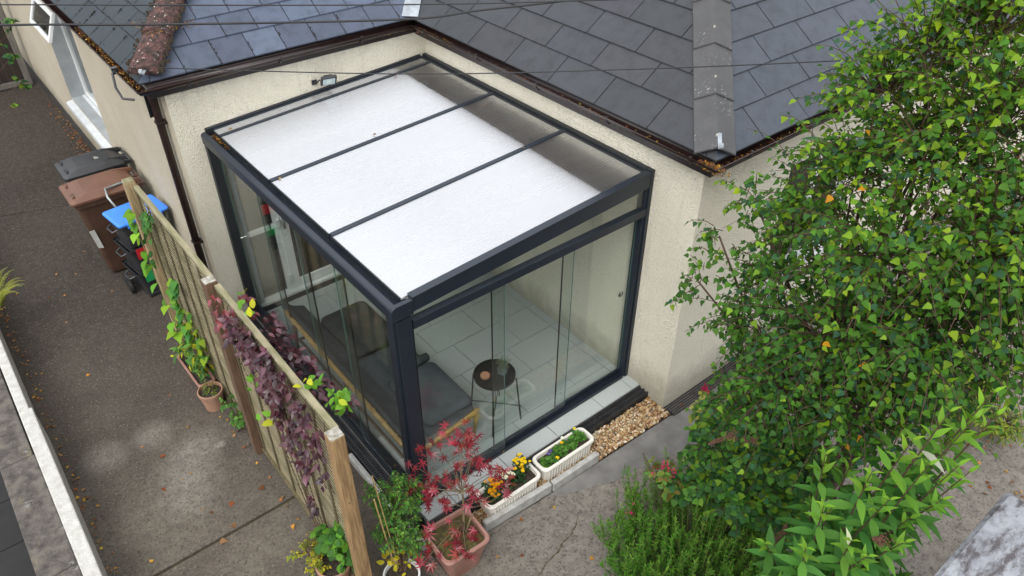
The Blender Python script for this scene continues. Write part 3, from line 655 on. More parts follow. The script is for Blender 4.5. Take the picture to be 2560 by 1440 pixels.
dpo = dp.build('downpipe', m_brown, house, smooth=True)
dc = MB()
for z in (2.42, 1.0): dc.rbox((-.302, D_ + .215, z), (.10, .10, .03), 0)
each(dc, 'pipe_clip', m_brownd, dpo, bevel=.004)
# bracket and hook on the driveway gutter
bk = MB(); bk.tube([(-.50, 4.10, 2.90), (-.54, 4.05, 2.90), (-.57, 3.95, 2.80), (-.56, 3.85, 2.72), (-.47, 3.80, 2.70)], .012, 8); bk.rbox((-.50, 4.12, 2.90), (.05, .05, .06), 0); bk.rbox((-.35, 3.83, 2.60), (.06, .01, .24), R(20)); bk.build('cable_bracket', m_black, house)

# ================================================================== GLASS ROOM
gr = thing('glass_room', 'dark grey framed lean-to glass room with white polycarbonate roof', 'glass room', (1.3, 1.8, 0))
SL = (2.458 - 2.309) / (2.62 - .15); ZR = lambda x: 2.309 + SL * (x - .15)
p = MB(); p.box(0, .15, .03, .12, 0, 2.165); p.box(.012, .14, .0, .03, 0, 2.16); p.box(-.006, .03, .036, .12, 0.0, 2.162); p.build('post', m_anth, gr, bevel=.004)
p = MB(); p.box(-.012, .085, D_ - .075, D_ - .004, 0, 2.18); p.build('post', m_anth2, gr, bevel=.004)
p = MB(); p.box(W_ - .075, W_ - .045, .012, .10, 0, 2.31); p.box(W_ - .045, W_ - .004, -.004, .06, 0, 2.478); p.build('post', m_anth, gr, bevel=.003)
# gutter beam with rounded outer shell and open channel
prof = [(-.02, -.115), (-.022, -.03)] + [(.012 - .034 * math.cos(R(a)), -.03 + .030 * math.sin(R(a))) for a in (20, 45, 70, 90)] + [(.030, .0), (.037, -.010), (.039, -.078), (.150, -.080), (.150, -.045), (.165, -.045), (.165, -.115)]
gt = MB(); gt.extrude([(a, b) for a, b in prof], (0, .03, 2.30), (0, D_ - .004, 2.30), (1, 0, 0), (0, 0, 1)); gt.build('gutter_beam', m_anth, gr, smooth=False, bevel=.003)
ec = MB(); pr = [(-.026, -.118), (-.026, -.035)] + [(.018 - .044 * math.cos(R(a)), -.035 + .045 * math.sin(R(a))) for a in (25, 50, 75, 90)] + [(.158, .012), (.158, -.118)]
ec.extrude(pr, (0, -.012, 2.30), (0, .029, 2.30), (1, 0, 0), (0, 0, 1)); eco = ec.build('end_cap', m_anth, gr, bevel=.004)
sc = MB()
for x, z in ((.14, 2.285), (.12, 2.235), (.03, 2.20), (-.005, 2.195)): sc.rbox((x, -.0135, z), (.007, .004, .007), 0)
each(sc, 'screw', m_chrome, eco)
# rafters
def rafter(y, wd_, top=.012, depth=.05, x0=.105, x1=W_ - .05):
    mb = MB(); mb.hexa([(x0, y - wd_ / 2, ZR(x0) - depth), (x1, y - wd_ / 2, ZR(x1) - depth), (x1, y + wd_ / 2, ZR(x1) - depth), (x0, y + wd_ / 2, ZR(x0) - depth), (x0, y - wd_ / 2, ZR(x0) + top), (x1, y - wd_ / 2, ZR(x1) + top), (x1, y + wd_ / 2, ZR(x1) + top), (x0, y + wd_ / 2, ZR(x0) + top)])
    return mb.build('rafter', m_anth, gr, bevel=.003)
YR = [.03, 1.108, 2.232, 3.375, 3.560]
for y, wd_ in zip(YR[1:], (.05, .05, .045, .04)): rafter(y, wd_)
fr = MB(); a0, a1 = .159, W_ - .046
fr.hexa([(a0, .0, ZR(a0) - .118), (a1, .0, ZR(a1) - .140), (a1, .055, ZR(a1) - .140), (a0, .055, ZR(a0) - .118), (a0, .0, ZR(a0) + .004), (a1, .0, ZR(a1) + .004), (a1, .055, ZR(a1) + .004), (a0, .055, ZR(a0) + .004)])
fr.hexa([(a0, -.006, ZR(a0) + .0045), (a1, -.006, ZR(a1) + .0045), (a1, .065, ZR(a1) + .0045), (a0, .065, ZR(a0) + .0045), (a0, -.006, ZR(a0) + .020), (a1, -.006, ZR(a1) + .020), (a1, .065, ZR(a1) + .020), (a0, .065, ZR(a0) + .020)])
tag(fr.build('rafter', m_anth, gr, bevel=.003), 'deep front edge rafter')
wp = MB(); wp.box(W_ - .050, W_ - .003, .062, D_ - .004, 2.40, 2.492); wp.box(W_ - .085, W_ - .051, .062, D_ - .05, 2.38, 2.468); wp.box(W_ - .044, W_ - .003, -.006, .061, 2.4785, 2.492); wp.build('wall_plate', m_anth2, gr, bevel=.004)
fl = MB(); fl.hexa([(.03, D_ - .020, 2.25), (2.62, D_ - .020, 2.42), (2.62, D_ - .003, 2.42), (.03, D_ - .003, 2.25), (.03, D_ - .020, ZR(.03) + .022), (2.62, D_ - .020, ZR(2.62) + .022), (2.62, D_ - .003, ZR(2.62) + .036), (.03, D_ - .003, ZR(.03) + .036)]); fl.build('wall_flashing', m_anth2, gr)
# polycarbonate panels
for y0_, y1_ in zip(YR[:-1], YR[1:]):
    a, b = y0_ + (.036 if y0_ < .1 else .02), y1_ - .02; x0_, x1_ = .105, W_ - .086
    mb = MB(); mb.hexa([(x0_, a, ZR(x0_) - .018), (x1_, a, ZR(x1_) - .018), (x1_, b, ZR(x1_) - .018), (x0_, b, ZR(x0_) - .018), (x0_, a, ZR(x0_)), (x1_, a, ZR(x1_)), (x1_, b, ZR(x1_)), (x0_, b, ZR(x0_))])
    po = mb.build('roof_panel', m_poly, gr)
    mb = MB(); mb.hexa([(x0_ - .012, a, ZR(x0_) - .024), (x0_ - .001, a, ZR(x0_) - .024), (x0_ - .001, b, ZR(x0_) - .024), (x0_ - .012, b, ZR(x0_) - .024), (x0_ - .012, a, ZR(x0_) + .006), (x0_ - .001, a, ZR(x0_) + .006), (x0_ - .001, b, ZR(x0_) + .006), (x0_ - .012, b, ZR(x0_) + .006)]); mb.build('edge_trim', m_anth2, po)
# front header, fixed light and tracks
hb = MB(); hb.box(.151, W_ - .046, .0, .058, 2.028, 2.108); hb.box(.151, W_ - .046, .059, .085, 2.028, 2.09); hb.build('header_beam', m_anth, gr, bevel=.003)
for xa, xb in ((.152, .72), (.722, 1.36), (1.362, 2.0), (2.002, W_ - .078)):
    mb = MB(); mb.hexa([(xa, .026, 2.1085), (xb, .026, 2.1085), (xb, .033, 2.1085), (xa, .033, 2.1085), (xa, .026, ZR(xa) - .116), (xb, .026, ZR(xb) - .138), (xb, .033, ZR(xb) - .138), (xa, .033, ZR(xa) - .116)]); mb.build('fixed_light', m_glass, gr)
bt = MB(); bt.box(.151, W_ - .076, .0, .115, .001, .018)
for y in (.004, .032, .060, .088, .109): bt.box(.151, W_ - .076, y - .003, y + .003, .0185, .032)
bt.build('floor_track', m_anth, gr)
bt = MB(); bt.box(.0, .125, .121, D_ - .076, .001, .018)
for x in (.004, .028, .052, .076, .100, .121): bt.box(x - .003, x + .003, .121, D_ - .076, .0185, .032)
bt.build('floor_track', m_anth2, gr)
m_gedge = M('glass_edge', (.10, .17, .15), None, 9, .25)
def slider(ax, a, b, d, z1):
    mb = MB(); z0_ = .038
    if ax == 'x': mb.box(a, b, d - .005, d + .005, z0_ + .05, z1)
    else: mb.box(d - .005, d + .005, a, b, z0_ + .05, z1)
    o = mb.build('sliding_pane', m_glass, gr)
    rb = MB(); e = MB()
    if ax == 'x': rb.box(a, b, d - .009, d + .009, z0_ - .004, z0_ + .0495); e.box(a - .005, a - .001, d - .008, d + .008, z0_ + .05, z1); ge = MB(); ge.box(b + .001, b + .0022, d - .005, d + .005, z0_ + .05, z1)
    else: rb.box(d - .009, d + .009, a, b, z0_ - .004, z0_ + .0495); e.box(d - .008, d + .008, a - .005, a - .001, z0_ + .05, z1); ge = MB(); ge.box(d - .005, d + .005, b + .001, b + .0022, z0_ + .05, z1)
    rb.build('bottom_rail', m_anth, o); e.build('edge_seal', m_rubber, o); ge.build('glass_edge', m_gedge, o); return o
slider('x', .155, 1.02, .018, 2.03); slider('x', .915, 1.815, .046, 2.03); sl3 = slider('x', 1.715, W_ - .08, .074, 2.03)
kb = MB(); kb.lathe([(0, .012), (.012, .012), (.017, .008), (.030, .004), (.034, .001)], (0, 0, 0), 18)
kb.v = [(2.515 + x, .068 - z, 1.15 + y) for x, y, z in kb.v]; kb.build('handle', m_chrome, sl3, smooth=True)
slider('y', .125, .95, .016, 2.2); slider('y', .86, 1.72, .040, 2.2); slider('y', 1.63, 2.56, .064, 2.2); sl4 = slider('y', 2.47, D_ - .08, .088, 2.2)
kb = MB(); kb.lathe([(0, .03), (.010, .03), (.014, .02), (.008, .006), (.016, .0)], (0, 0, 0), 14); kb.v = [(.081 - z, 3.40 + x, 1.10 + y) for x, y, z in kb.v]; kb.build('handle', m_chrome, sl4, smooth=True)

# ================================================================== DRAINS, KERBS
def grate(name, x0, x1, y0, y1, z, label, along='x', grp='slotted drain channels'):
    mb = MB(); mb.box(x0, x1, y0, y1, z - .08, z - .022)
    if along == 'x':
        for a, b in ((y0, y0 + .012), (y1 - .012, y1), ((y0 + y1) / 2 - .006, (y0 + y1) / 2 + .006)): mb.box(x0, x1, a, b, z - .0215, z)
        s = x0 + .01
        while s < x1 - .015: mb.box(s, s + .013, y0 + .0125, (y0 + y1) / 2 - .0065, z - .0205, z - .002); mb.box(s, s + .013, (y0 + y1) / 2 + .0065, y1 - .0125, z - .0205, z - .002); s += .027
    else:
        for a, b in ((x0, x0 + .012), (x1 - .012, x1), ((x0 + x1) / 2 - .006, (x0 + x1) / 2 + .006)): mb.box(a, b, y0, y1, z - .0215, z)
        s = y0 + .01
        while s < y1 - .015: mb.box(x0 + .0125, (x0 + x1) / 2 - .0065, s, s + .013, z - .0205, z - .002); mb.box((x0 + x1) / 2 + .0065, x1 - .0125, s, s + .013, z - .0205, z - .002); s += .027
    return tag(mb.build(name, m_black, fixn=False), label, 'drain', grp)
grate('drain_channel', .22, W_ - .005, -.310, -.188, -.012, 'black slotted drain between the pale tiles and the gravel')
grate('drain_channel', -.118, -.008, -.12, D_ - .01, -.014, 'black slotted drain along the foot of the side glazing', 'y')
grate('drain_channel', .10, 1.9, D_ - .135, D_ - .06, .004, 'black slotted drain below the white door inside')
tg = MB(); tg.box(W_ + .01, W_ + 3.2, -.67, -.522, -.16, -.104)
for k in range(6): y = -.662 + .026 * k; tg.box(W_ + .012, W_ + 3.2, y, y + .011, -.1035, -.086)
tg.box(W_ + .01, W_ + .0118, -.67, -.522, -.1035, -.08); tag(tg.build('drain_channel', m_black, fixn=False), 'black ribbed drain at the foot of the shaded end wall', 'drain', 'slotted drain channels')
def block(name, a, b, wd_, z0, z1, label):
    mb = MB(); mb.bar((*a, (z0 + z1) / 2), (*b, (z0 + z1) / 2), wd_, z1 - z0); return tag(mb.build(name, m_conc, bevel=.008), label, 'kerb', 'concrete kerb blocks')
block('kerb_block', (1.705, -.565), (1.125, -.555), .055, -.12, .0, 'grey concrete kerb in front of the green-leaved white trough')
block('kerb_block', (1.11, -.548), (.37, -.505), .055, -.12, .005, 'grey concrete kerb in front of the chrysanthemum trough')
block('kerb_block', (-.155, .95), (-.155, .10), .05, -.12, -.03, 'pale concrete kerb strip between fence and side glazing')
block('kerb_block', (-.155, .08), (-.145, -.34), .055, -.12, -.035, 'crumbling pale kerb end beside the terracotta maple planter')
st = MB(); st.box(3.74, 4.5, -1.0, -.68, -.10, .05); tag(st.build('door_step', M("dark_step", (.03, .03, .034), (.045, .045, .05), 8, .6), bevel=.012), 'low dark grey step against the shaded end wall', 'step')

# ================================================================== FENCE
fence = thing('fence', 'weathered slatted timber fence with three posts between driveway and glass room', 'fence', (-.76, 1.5, -.1))
FX = -.755
def post(y, z1, mat, lab, capm):
    mb = MB(); mb.box(FX - .085, FX + .015, y - .05, y + .05, -.12, z1); o = mb.build('post', mat, fence, bevel=.006); tag(o, lab)
    c = MB(); c.box(FX - .083, FX + .013, y - .048, y + .048, z1 + .0005, z1 + .006); c.build('end_grain', capm, o, bevel=.002)
    return o
post(-.50, 1.99, m_woodp, 'pale pine near post with a split', m_cap); post(1.60, 1.99, m_woodd, 'dark brown middle post', m_cap); post(3.64, 2.01, m_wood, 'greenish far post', m_rail)
def panel(y0, y1):
    mb = MB(); mb.box(FX - .02, FX + .03, y0, y1, 1.925, 1.965); po = mb.build('top_rail', m_rail, fence, bevel=.004)
    s = MB(); z = -.03; k = 0
    while z < 1.915:
        s.box(FX - .0015, FX + .0015, y0 + .01, y1 - .01, z, z + .017 + random.uniform(-.002, .002)); z += .046; k += 1
    s.build('slat_panel', m_slat, fence, fixn=False)
    b = MB(); n = 6
    for i in range(n + 1):
        y = y0 + .02 + (y1 - y0 - .04) * i / n; b.box(FX - .016, FX - .0025, y - .014, y + .014, -.06, 1.92)
    b.box(FX - .03, FX + .02, y0, y1, -.075, -.035); each(b, 'batten', m_batten, fence, bevel=.003); b = MB(); n_ = 6
    for i in range(n_ + 1): y = y0 + .05 + (y1 - y0 - .1) * i / n_; b.box(FX + .004, FX + .018, y - .015, y + .015, -.03, 1.92)
    each(b, 'batten', m_batten, fence)
panel(-.44, 1.545); panel(1.655, 3.585)

# ================================================================== GARDEN WALL (left), neighbour's yard
gw = thing('garden_wall', 'low garden wall with white roughcast face and lichened stone coping', 'wall', (-2.5, 2, -.1))
b = MB(); b.box(-2.74, -2.50, -8, 14, -.7, .25); b.box(-2.478, -2.360, -8, 3.05, -.7, .36); b.box(-2.478, -2.385, 3.052, 14, -.7, .355)
b.build('wall', M('white_masonry_paint', (.46, .455, .425), (.36, .35, .32), 14, .9, b=.8, bs=70), gw, bevel=.012)
b = MB(); rr_ = -8
while rr_ < 14:
    L_ = random.uniform(1.1, 1.5); b.box(-2.765 + random.uniform(-.006, .006), -2.4785 + (-.014 if rr_ + L_ > 3.05 else 0), rr_, rr_ + L_ - .006, .25, .335 + random.uniform(-.004, .004)); rr_ += L_
b.build('coping', m_coping, gw, bevel=.012)
yb = MB()
for i in range(6):
    for j in range(26): yb.box(-2.765 - .45 * (i + 1), -2.775 - .45 * i, -6 + .6 * j, -5.41 + .6 * j, -.60, -.56)
tag(yb.build('yard', M("dark_paving", (.012, .012, .012), (.008, .008, .008), 6, .8)), kind='structure')
# timber gate at the end of the alley
gt_ = thing('garden_gate', 'dark boarded gate with pale grey timber frame at the alley end', 'gate', (-1.3, 12.8, -.1))
b = MB(); b.box(-.46, -.36, 12.75, 12.85, -.08, 1.9); b.box(-2.35, -2.25, 12.75, 12.85, -.08, 1.9); b.box(-2.25, -.46, 12.76, 12.84, -.06, .03); b.box(-2.25, -.46, 12.76, 12.84, 1.75, 1.86); b.build('frame', m_gate, gt_, bevel=.005)
b = MB()
for i in range(14): b.box(-2.24 + .127 * i, -2.24 + .127 * i + .12, 12.79, 12.81, .04, 1.74)
b.build('boards', m_gated, gt_)
b = MB(); 
for x in (-.95, -1.35, -1.75): b.box(x - .02, x + .02, 12.745, 12.758, .0, 1.78)
each(b, 'ledge', m_gate, gt_)

# ================================================================== BINS AND BOXES
def wheelie(x0, x1, y0, y1, zt, lidm, bodm, label, grp):
    t = thing('wheelie_bin', label, 'wheelie bin', ((x0 + x1) / 2, (y0 + y1) / 2, -.1), grp)
    mb = MB(); rings = []
    for z, k in ((-.07, .14), (.0, .125), (zt - .10, .045), (zt - .095, .015), (zt - .03, .012)): rings.append(rrect(x0 + k, x1 - .06 - k * .6, y0 + k * .6, y1 - k * .6, .05, z))
    mb.loft(rings); mb.build('body', bodm, t, bevel=.004)
    # lid: low dome, hooked front lip, raised ribs, hinge lugs
    mb = MB(); mb.loft([rrect(x0 - .02, x1 - .09, y0 - .008, y1 + .008, .05, zt - .03), rrect(x0 - .022, x1 - .09, y0 - .01, y1 + .01, .05, zt + .005), rrect(x0 + .02, x1 - .12, y0 + .03, y1 - .03, .05, zt + .028), rrect(x0 + .13, x1 - .2, y0 + .07, y1 - .07, .05, zt + .060), rrect(x0 + .18, x1 - .24, y0 + .11, y1 - .11, .05, zt + .066)])
    lid = mb.build('lid', lidm, t, bevel=.006)
    mb = MB()
    for yy in (y0 + .12, y1 - .12): mb.hexa([(x1 - .26, yy - .02, zt + .02), (x1 - .03, yy - .02, zt - .01), (x1 - .03, yy + .02, zt - .01), (x1 - .26, yy + .02, zt + .02), (x1 - .26, yy - .015, zt + .075), (x1 - .05, yy - .015, zt + .045), (x1 - .05, yy + .015, zt + .045), (x1 - .26, yy + .015, zt + .075)])
    for yy in (y0 + .13, y1 - .13): mb.tube([(x0 + .03, yy - .05, zt + .022), (x0 + .05, yy - .05, zt + .05), (x0 + .05, yy + .05, zt + .05), (x0 + .03, yy + .05, zt + .022)], .010, 8)
    each(mb, 'lid_rib', lidm, lid, bevel=.004)
    mb = MB(); mb.tube([(x1 - .02, y0 + .03, zt - .02), (x1 - .02, y1 - .03, zt - .02)], .017, 10)
    for yy in (y0 + .06, (y0 + y1) / 2, y1 - .06): mb.rbox((x1 - .05, yy, zt - .02), (.08, .035, .045), 0)
    mb.build('handle', bodm, t)
    for yy in (y0 + .02, y1 - .02):
        mb = MB(); mb.lathe([(0, -.025), (.07, -.025), (.1, -.02), (.1, .02), (.07, .025), (0, .025)], (0, 0, 0), 20); mb.v = [(x1 - .10 + a, yy + c, .0 + b) for a, b, c in mb.v]; mb.build('wheel', m_rubber, t)
    return t
bb = wheelie(-1.17, -.32, 5.40, 5.97, 1.03, m_binbr, m_binbd, 'brown garden waste wheelie bin with domed brown lid', 'wheelie bins')
mb = MB(); mb.add([(-1.066, 5.46, .60), (-1.060, 5.56, .58), (-1.087, 5.56, .80), (-1.093, 5.46, .80)], [(0, 1, 2, 3)])
mb.hexa([(-1.08, 5.440, .36), (-1.02, 5.436, .34), (-1.02, 5.440, .34), (-1.08, 5.444, .36), (-1.11, 5.425, .62), (-1.05, 5.425, .62), (-1.05, 5.429, .62), (-1.11, 5.429, .62)]); mb.build('sticker', m_sticker, bb)
kb_ = wheelie(-1.07, -.27, 6.05, 6.58, 1.05, m_binbk, m_binbk, 'black rubbish wheelie bin with low black lid, farther along the wall', 'wheelie bins')
lt = MB()
for k, (n_, xx) in enumerate(((5, -.655), (4, -.665), (3, -.672))):
    for i in range(n_): lt.box(-.66 + .0 + k * .018, -.65 + k * .018, 6.25 + .016 * i, 6.262 + .016 * i, 1.1165, 1.1175)
lt.build('lettering', m_sticker, kb_)
def recbox(z, label, lidcol=None, lab=None, ang=R(8)):
    c = (-.615, 4.95); t = thing('recycling_box', label, 'recycling box', (c[0], c[1], z), 'stacked recycling boxes')
    x0, x1, y0, y1 = -.90, -.33, 4.74, 5.16
    rot = lambda ring: rotz(ring, c, ang)
    mb = MB(); mb.loft([rot(rrect(x0 + .05, x1 - .05, y0 + .04, y1 - .04, .03, z)), rot(rrect(x0 + .015, x1 - .015, y0 + .012, y1 - .012, .035, z + .30)), rot(rrect(x0 - .01, x1 + .01, y0 - .01, y1 + .01, .035, z + .302)), rot(rrect(x0 - .012, x1 + .012, y0 - .012, y1 + .012, .035, z + .335))], True, lidcol is not None)
    if lidcol is None: mb.loft([rot(rrect(x0 + .03, x1 - .03, y0 + .025, y1 - .025, .03, z + .30)), rot(rrect(x0 + .03, x1 - .03, y0 + .025, y1 - .025, .03, z + .302))])
    mb.build('tub', m_binbk, t, bevel=.005)
    mb = MB()
    for xs, s in ((x0, -1), (x1, 1)):
        q = rotz([(xs, 4.86, z + .25), (xs + s * .055, 4.88, z + .23), (xs + s * .055, 5.02, z + .23), (xs, 5.04, z + .25)], c, ang); mb.tube(q, .012, 8)
    each(mb, 'handle', m_binbk, t)
    if lab:
        q = rotz([(xq, y0 - .012 - dq, z + zq) for dq in (0, .006) for xq, zq in ((-.83, .19), (-.62, .19), (-.62, .33), (-.83, .33))], c, ang)
        mb = MB(); mb.hexa([q[0], q[1], q[5], q[4], q[3], q[2], q[6], q[7]]); mb.build('label_panel', lab, t)
    if lidcol:
        mb = MB(); mb.loft([rot(rrect(x0 - .02, x1 + .02, y0 - .02, y1 + .02, .04, z + .3355)), rot(rrect(x0 - .02, x1 + .02, y0 - .02, y1 + .02, .04, z + .358)), rot(rrect(x0 + .0, x1 - .0, y0 + .0, y1 - .0, .04, z + .366))]); 
        for xx in (x0 + .1, x1 - .1): mb.rbox(rotz([(xx, y0 - .025, z + .325)], c, ang)[0], (.05, .018, .06), ang)
        ld = mb.build('lid', lidcol, t, bevel=.004)
        mb = MB(); mb.rbox(rotz([(-.62, 4.95, z + .3675)], c, ang)[0], (.004, .34, .004), ang + R(4)); mb.build('crease', M("blue_crease", (.03, .15, .55), None, 9, .5), ld)
    return t
recbox(-.06, 'bottom black recycling box of the stack, with green label', None, m_green)
recbox(.275, 'middle black recycling box of the stack, with red label', None, m_red)
recbox(.61, 'top recycling box of the stack, black with bright blue lid', m_blue)
tr = thing('box_trolley', 'grey tubular trolley carrying the stacked recycling boxes', 'trolley', (-.8, 5.2, -.1))
mb = MB(); mb.tube([(-.70, 5.24, -.04), (-.70, 5.24, .80), (-.76, 5.20, .92), (-.80, 5.30, 1.05), (-.78, 5.42, 1.10), (-.55, 5.46, 1.10), (-.46, 5.44, 1.05), (-.44, 5.28, .90), (-.44, 5.24, -.04)], .014, 10); mb.build('handle', m_steel, tr, smooth=True)
mb = MB(); mb.rbox((-.62, 4.97, -.075), (.46, .5, .02), R(8)); mb.build('base_plate', m_black, tr)
for yy in (5.02, 5.20):
    mb = MB(); mb.lathe([(0, -.02), (.05, -.02), (.085, -.016), (.085, .016), (.05, .02), (0, .02)], (0, 0, 0), 22); mb.v = [(-.955 + c, yy - .06 + a, -.012 + b) for a, b, c in mb.v]; mb.build('wheel', m_rubber, tr)

# ================================================================== FLOODLIGHT
fl_ = thing('floodlight', 'square black floodlight on a bracket on the wall above the glass roof', 'floodlight', (1.36, D_, 2.5))
ctr = Vector((1.36, D_ - .17, 2.55)); q = Matrix.Rotation(R(-14), 3, 'Z') @ Matrix.Rotation(R(38), 3, 'X')
mb = MB(); mb.rbox(ctr, (.17, .035, .145), q); mb.rbox(ctr + q @ Vector((0, .03, 0)), (.10, .03, .09), q); body = mb.build('housing', m_black, fl_, bevel=.008)
mb = MB(); mb.rbox(ctr + q @ Vector((0, -.0185, 0)), (.128, .004, .105), q); lens = mb.build('lens', M("frosted_lens", (.40, .50, .53), (.5, .6, .62), 6, .15), fl_)
mb = MB(); mb.rbox(ctr + q @ Vector((0, -.022, 0)), (.055, .003, .045), q); mb.build('led_chip', M("led_chip", (.6, .66, .62), None, 30, .4), lens)
mb = MB(); mb.tube([ctr + q @ Vector((-.09, .02, 0)), (1.26, D_ - .06, 2.50), (1.26, D_ - .005, 2.50)], .008); mb.tube([ctr + q @ Vector((.09, .02, 0)), (1.42, D_ - .06, 2.46), (1.40, D_ - .005, 2.46)], .008); mb.rbox((1.27, D_ - .01, 2.50), (.06, .012, .05), 0); mb.build('bracket', m_black, fl_)

# ================================================================== FURNITURE
bench = thing('daybed', 'low bamboo daybed with charcoal cushions inside the side glazing', 'daybed', (.5, 1.5, 0))
mb = MB(); mb.tube([(.085, .28, .52), (.085, 1.0, .535), (.09, 2.0, .54), (.095, 2.62, .545)], .023, 12)
for i in range(11): y = .4 + .2 * i; mb.tube([(.0865, y - .008, .535), (.0865, y + .008, .535)], .0255, 12)
mb.build('back_rail', m_bamboo, bench, smooth=True)
mb = MB(); mb.tube([(.10, .27, .31), (.93, .29, .41)], .021, 12); mb.build('end_rail', m_bamboo, bench, smooth=True)
mb = MB(); mb.tube([(.14, .30, .25), (.92, .315, .35)], .017, 12); mb.build('end_rail', m_bamboo, bench, smooth=True)
for a, b in (((.35, .275, .34), (.42, .31, .28)), ((.80, .285, .395), (.74, .31, .33))):
    mb = MB(); mb.tube([a, b], .014); mb.build('end_strut', m_bamboo, bench)
mb = MB(); mb.tube([(.92, .33, .34), (.90, 2.45, .33)], .02, 10); mb.build('seat_rail', m_bamboo, bench, smooth=True)
for a, b in (((.92, .31, .40), (.93, .38, .0)), ((.14, .30, .30), (.10, .28, .0)), ((.10, 2.42, .53), (.07, 2.46, .0)), ((.88, 2.40, .34), (.89, 2.42, .0)), ((.10, 1.35, .50), (.08, 1.33, .0))):
    mb = MB(); mb.tube([a, b], [.021, .019], 10); mb.build('leg', m_bambood if a[0] < .5 else m_bamboo, bench, smooth=True)
mb = MB(); mb.tube([(.085, 2.44, .26), (.88, 2.41, .26)], .016); mb.build('brace', m_bambood, bench)
mb = MB(); mb.tube([(.10, .34, .30), (.10, 2.40, .30)], .016); mb.build('brace', m_bambood, bench)
def cushion(mb, x0, x1, y0, y1, z0, z1, crown=.02, r=.05, sag=0):
    rings = [rrect(x0 + .02, x1 - .02, y0 + .02, y1 - .02, r, z0), rrect(x0, x1, y0, y1, r, z0 + (z1 - z0) * .3), rrect(x0, x1, y0, y1, r, z0 + (z1 - z0) * .7), rrect(x0 + .02, x1 - .02, y0 + .02, y1 - .02, r, z1), rrect(x0 + .07, x1 - .07, y0 + .07, y1 - .07, r, z1 + crown)]
    mb.loft(rings)
mb = MB(); pr_ = [(.125, .54), (.155, .545), (.24, .46), (.36, .40), (.38, .36), (.33, .345), (.20, .40), (.11, .50)]
mb.extrude(pr_, (0, .30, 0), (0, 2.78, 0), (1, 0, 0), (0, 0, 1)); mb.build('back_cushion', m_fabric, bench, bevel=.012)
mb = MB(); cushion(mb, .36, .92, .33, 1.62, .345, .40); mt = mb.build('mattress', m_fabric, bench, smooth=True)
mb = MB(); mb.box(.36, .91, 1.62, 2.46, .315, .345); mb.build('seat_board', m_fabric2, bench, bevel=.006)
for (y0_, y1_, x0_, z0_, lab, m_) in ((1.66, 2.46, .38, .35, 'dark square seat cushion at the far end of the daybed', m_fabric2), (.36, 1.08, .40, .425, 'charcoal seat cushion at the near end of the daybed', m_fabric)):
    mb = MB(); cushion(mb, x0_, .93, y0_, y1_, z0_, z0_ + .065, .018, .07); o = mb.build('seat_cushion', m_, smooth=True); tag(o, lab, 'cushion', 'daybed cushions')
mb = MB(); mb.tube([(.55, 1.14, .46), (.76, 1.15, .47), (.93, 1.17, .45)], [.045, .052, .045], 14); o = mb.build('bolster_cushion', m_fabric, smooth=True); tag(o, 'rolled charcoal bolster between the two seat cushions', 'cushion')
# side table
tb = thing('side_table', 'round black metal tray table on thin crossed legs', 'table', (1.24, .44, 0))
mb = MB(); mb.lathe([(0, .535), (.185, .535), (.197, .538), (.203, .562), (.207, .562), (.203, .528), (.19, .522), (0, .522)], (1.245, .455, 0), 40); mb.build('tray', M("black_enamel", (.006, .0065, .006), None, 9, .5, spec=.04), tb, smooth=False)
ft = [(1.035, .222), (1.400, .232), (1.052, .605), (1.43, .62)]
for x, y in ft:
    mb = MB(); t_ = Vector((x - 1.24, y - .44, 0)).normalized(); mb.tube([(x, y, 0), (1.24 + t_.x * .212, .44 + t_.y * .212, .56)], .008, 8); mb.build('leg', m_black, tb)
mb = MB(); mb.tube([(ft[0][0], ft[0][1], .20), (ft[3][0], ft[3][1], .20)], .006); mb.tube([(ft[1][0], ft[1][1], .195), (ft[2][0], ft[2][1], .195)], .006); mb.tube([(1.24, .44, .19), (1.22, .42, .52)], .006); each(mb, 'cross_brace', m_black, tb)
mb = MB(); mb.lathe([(0, .553), (.035, .553), (.040, .562), (.046, .562), (.048, .548), (.046, .536), (0, .536)], (1.165, .50, 0), 24); o = mb.build('saucer', M("terracotta_saucer", (.42, .20, .11), (.34, .16, .09), 9, .7), smooth=False); tag(o, 'small terracotta saucer on the black side table', 'saucer')
lv = thing('lavender_plant', 'small grey-green lavender in a glass bowl on the side table', 'plant', (1.33, .44, .54))
mb = MB(); mb.lathe([(0, .54), (.04, .54), (.055, .56), (.055, .60), (.048, .60), (.048, .58), (0, .58)], (1.325, .43, 0), 20); mb.build('bowl', M("smoky_bowl", (.12, .14, .14), None, 9, .1), lv)
L = Leaves(); s_ = MB()
for _ in range(60):
    a = random.uniform(0, 6.28); d = Vector((math.cos(a) * random.uniform(.1, .9), math.sin(a) * random.uniform(.1, .9), 1)).normalized(); b0 = Vector((1.325, .43, .59)); e = b0 + d * random.uniform(.06, .17); s_.tube([b0, e], .0012, 4)
    for k in range(7): t = random.random(); L.put(b0.lerp(e, t), (d + rv(.6)), rv(), random.uniform(.018, .034), jit((.17, .22, .17)))
s_.build('stems', m_stemg, lv); L.build('leaves', T_NEEDLE, m_leaf, lv, 1.3)

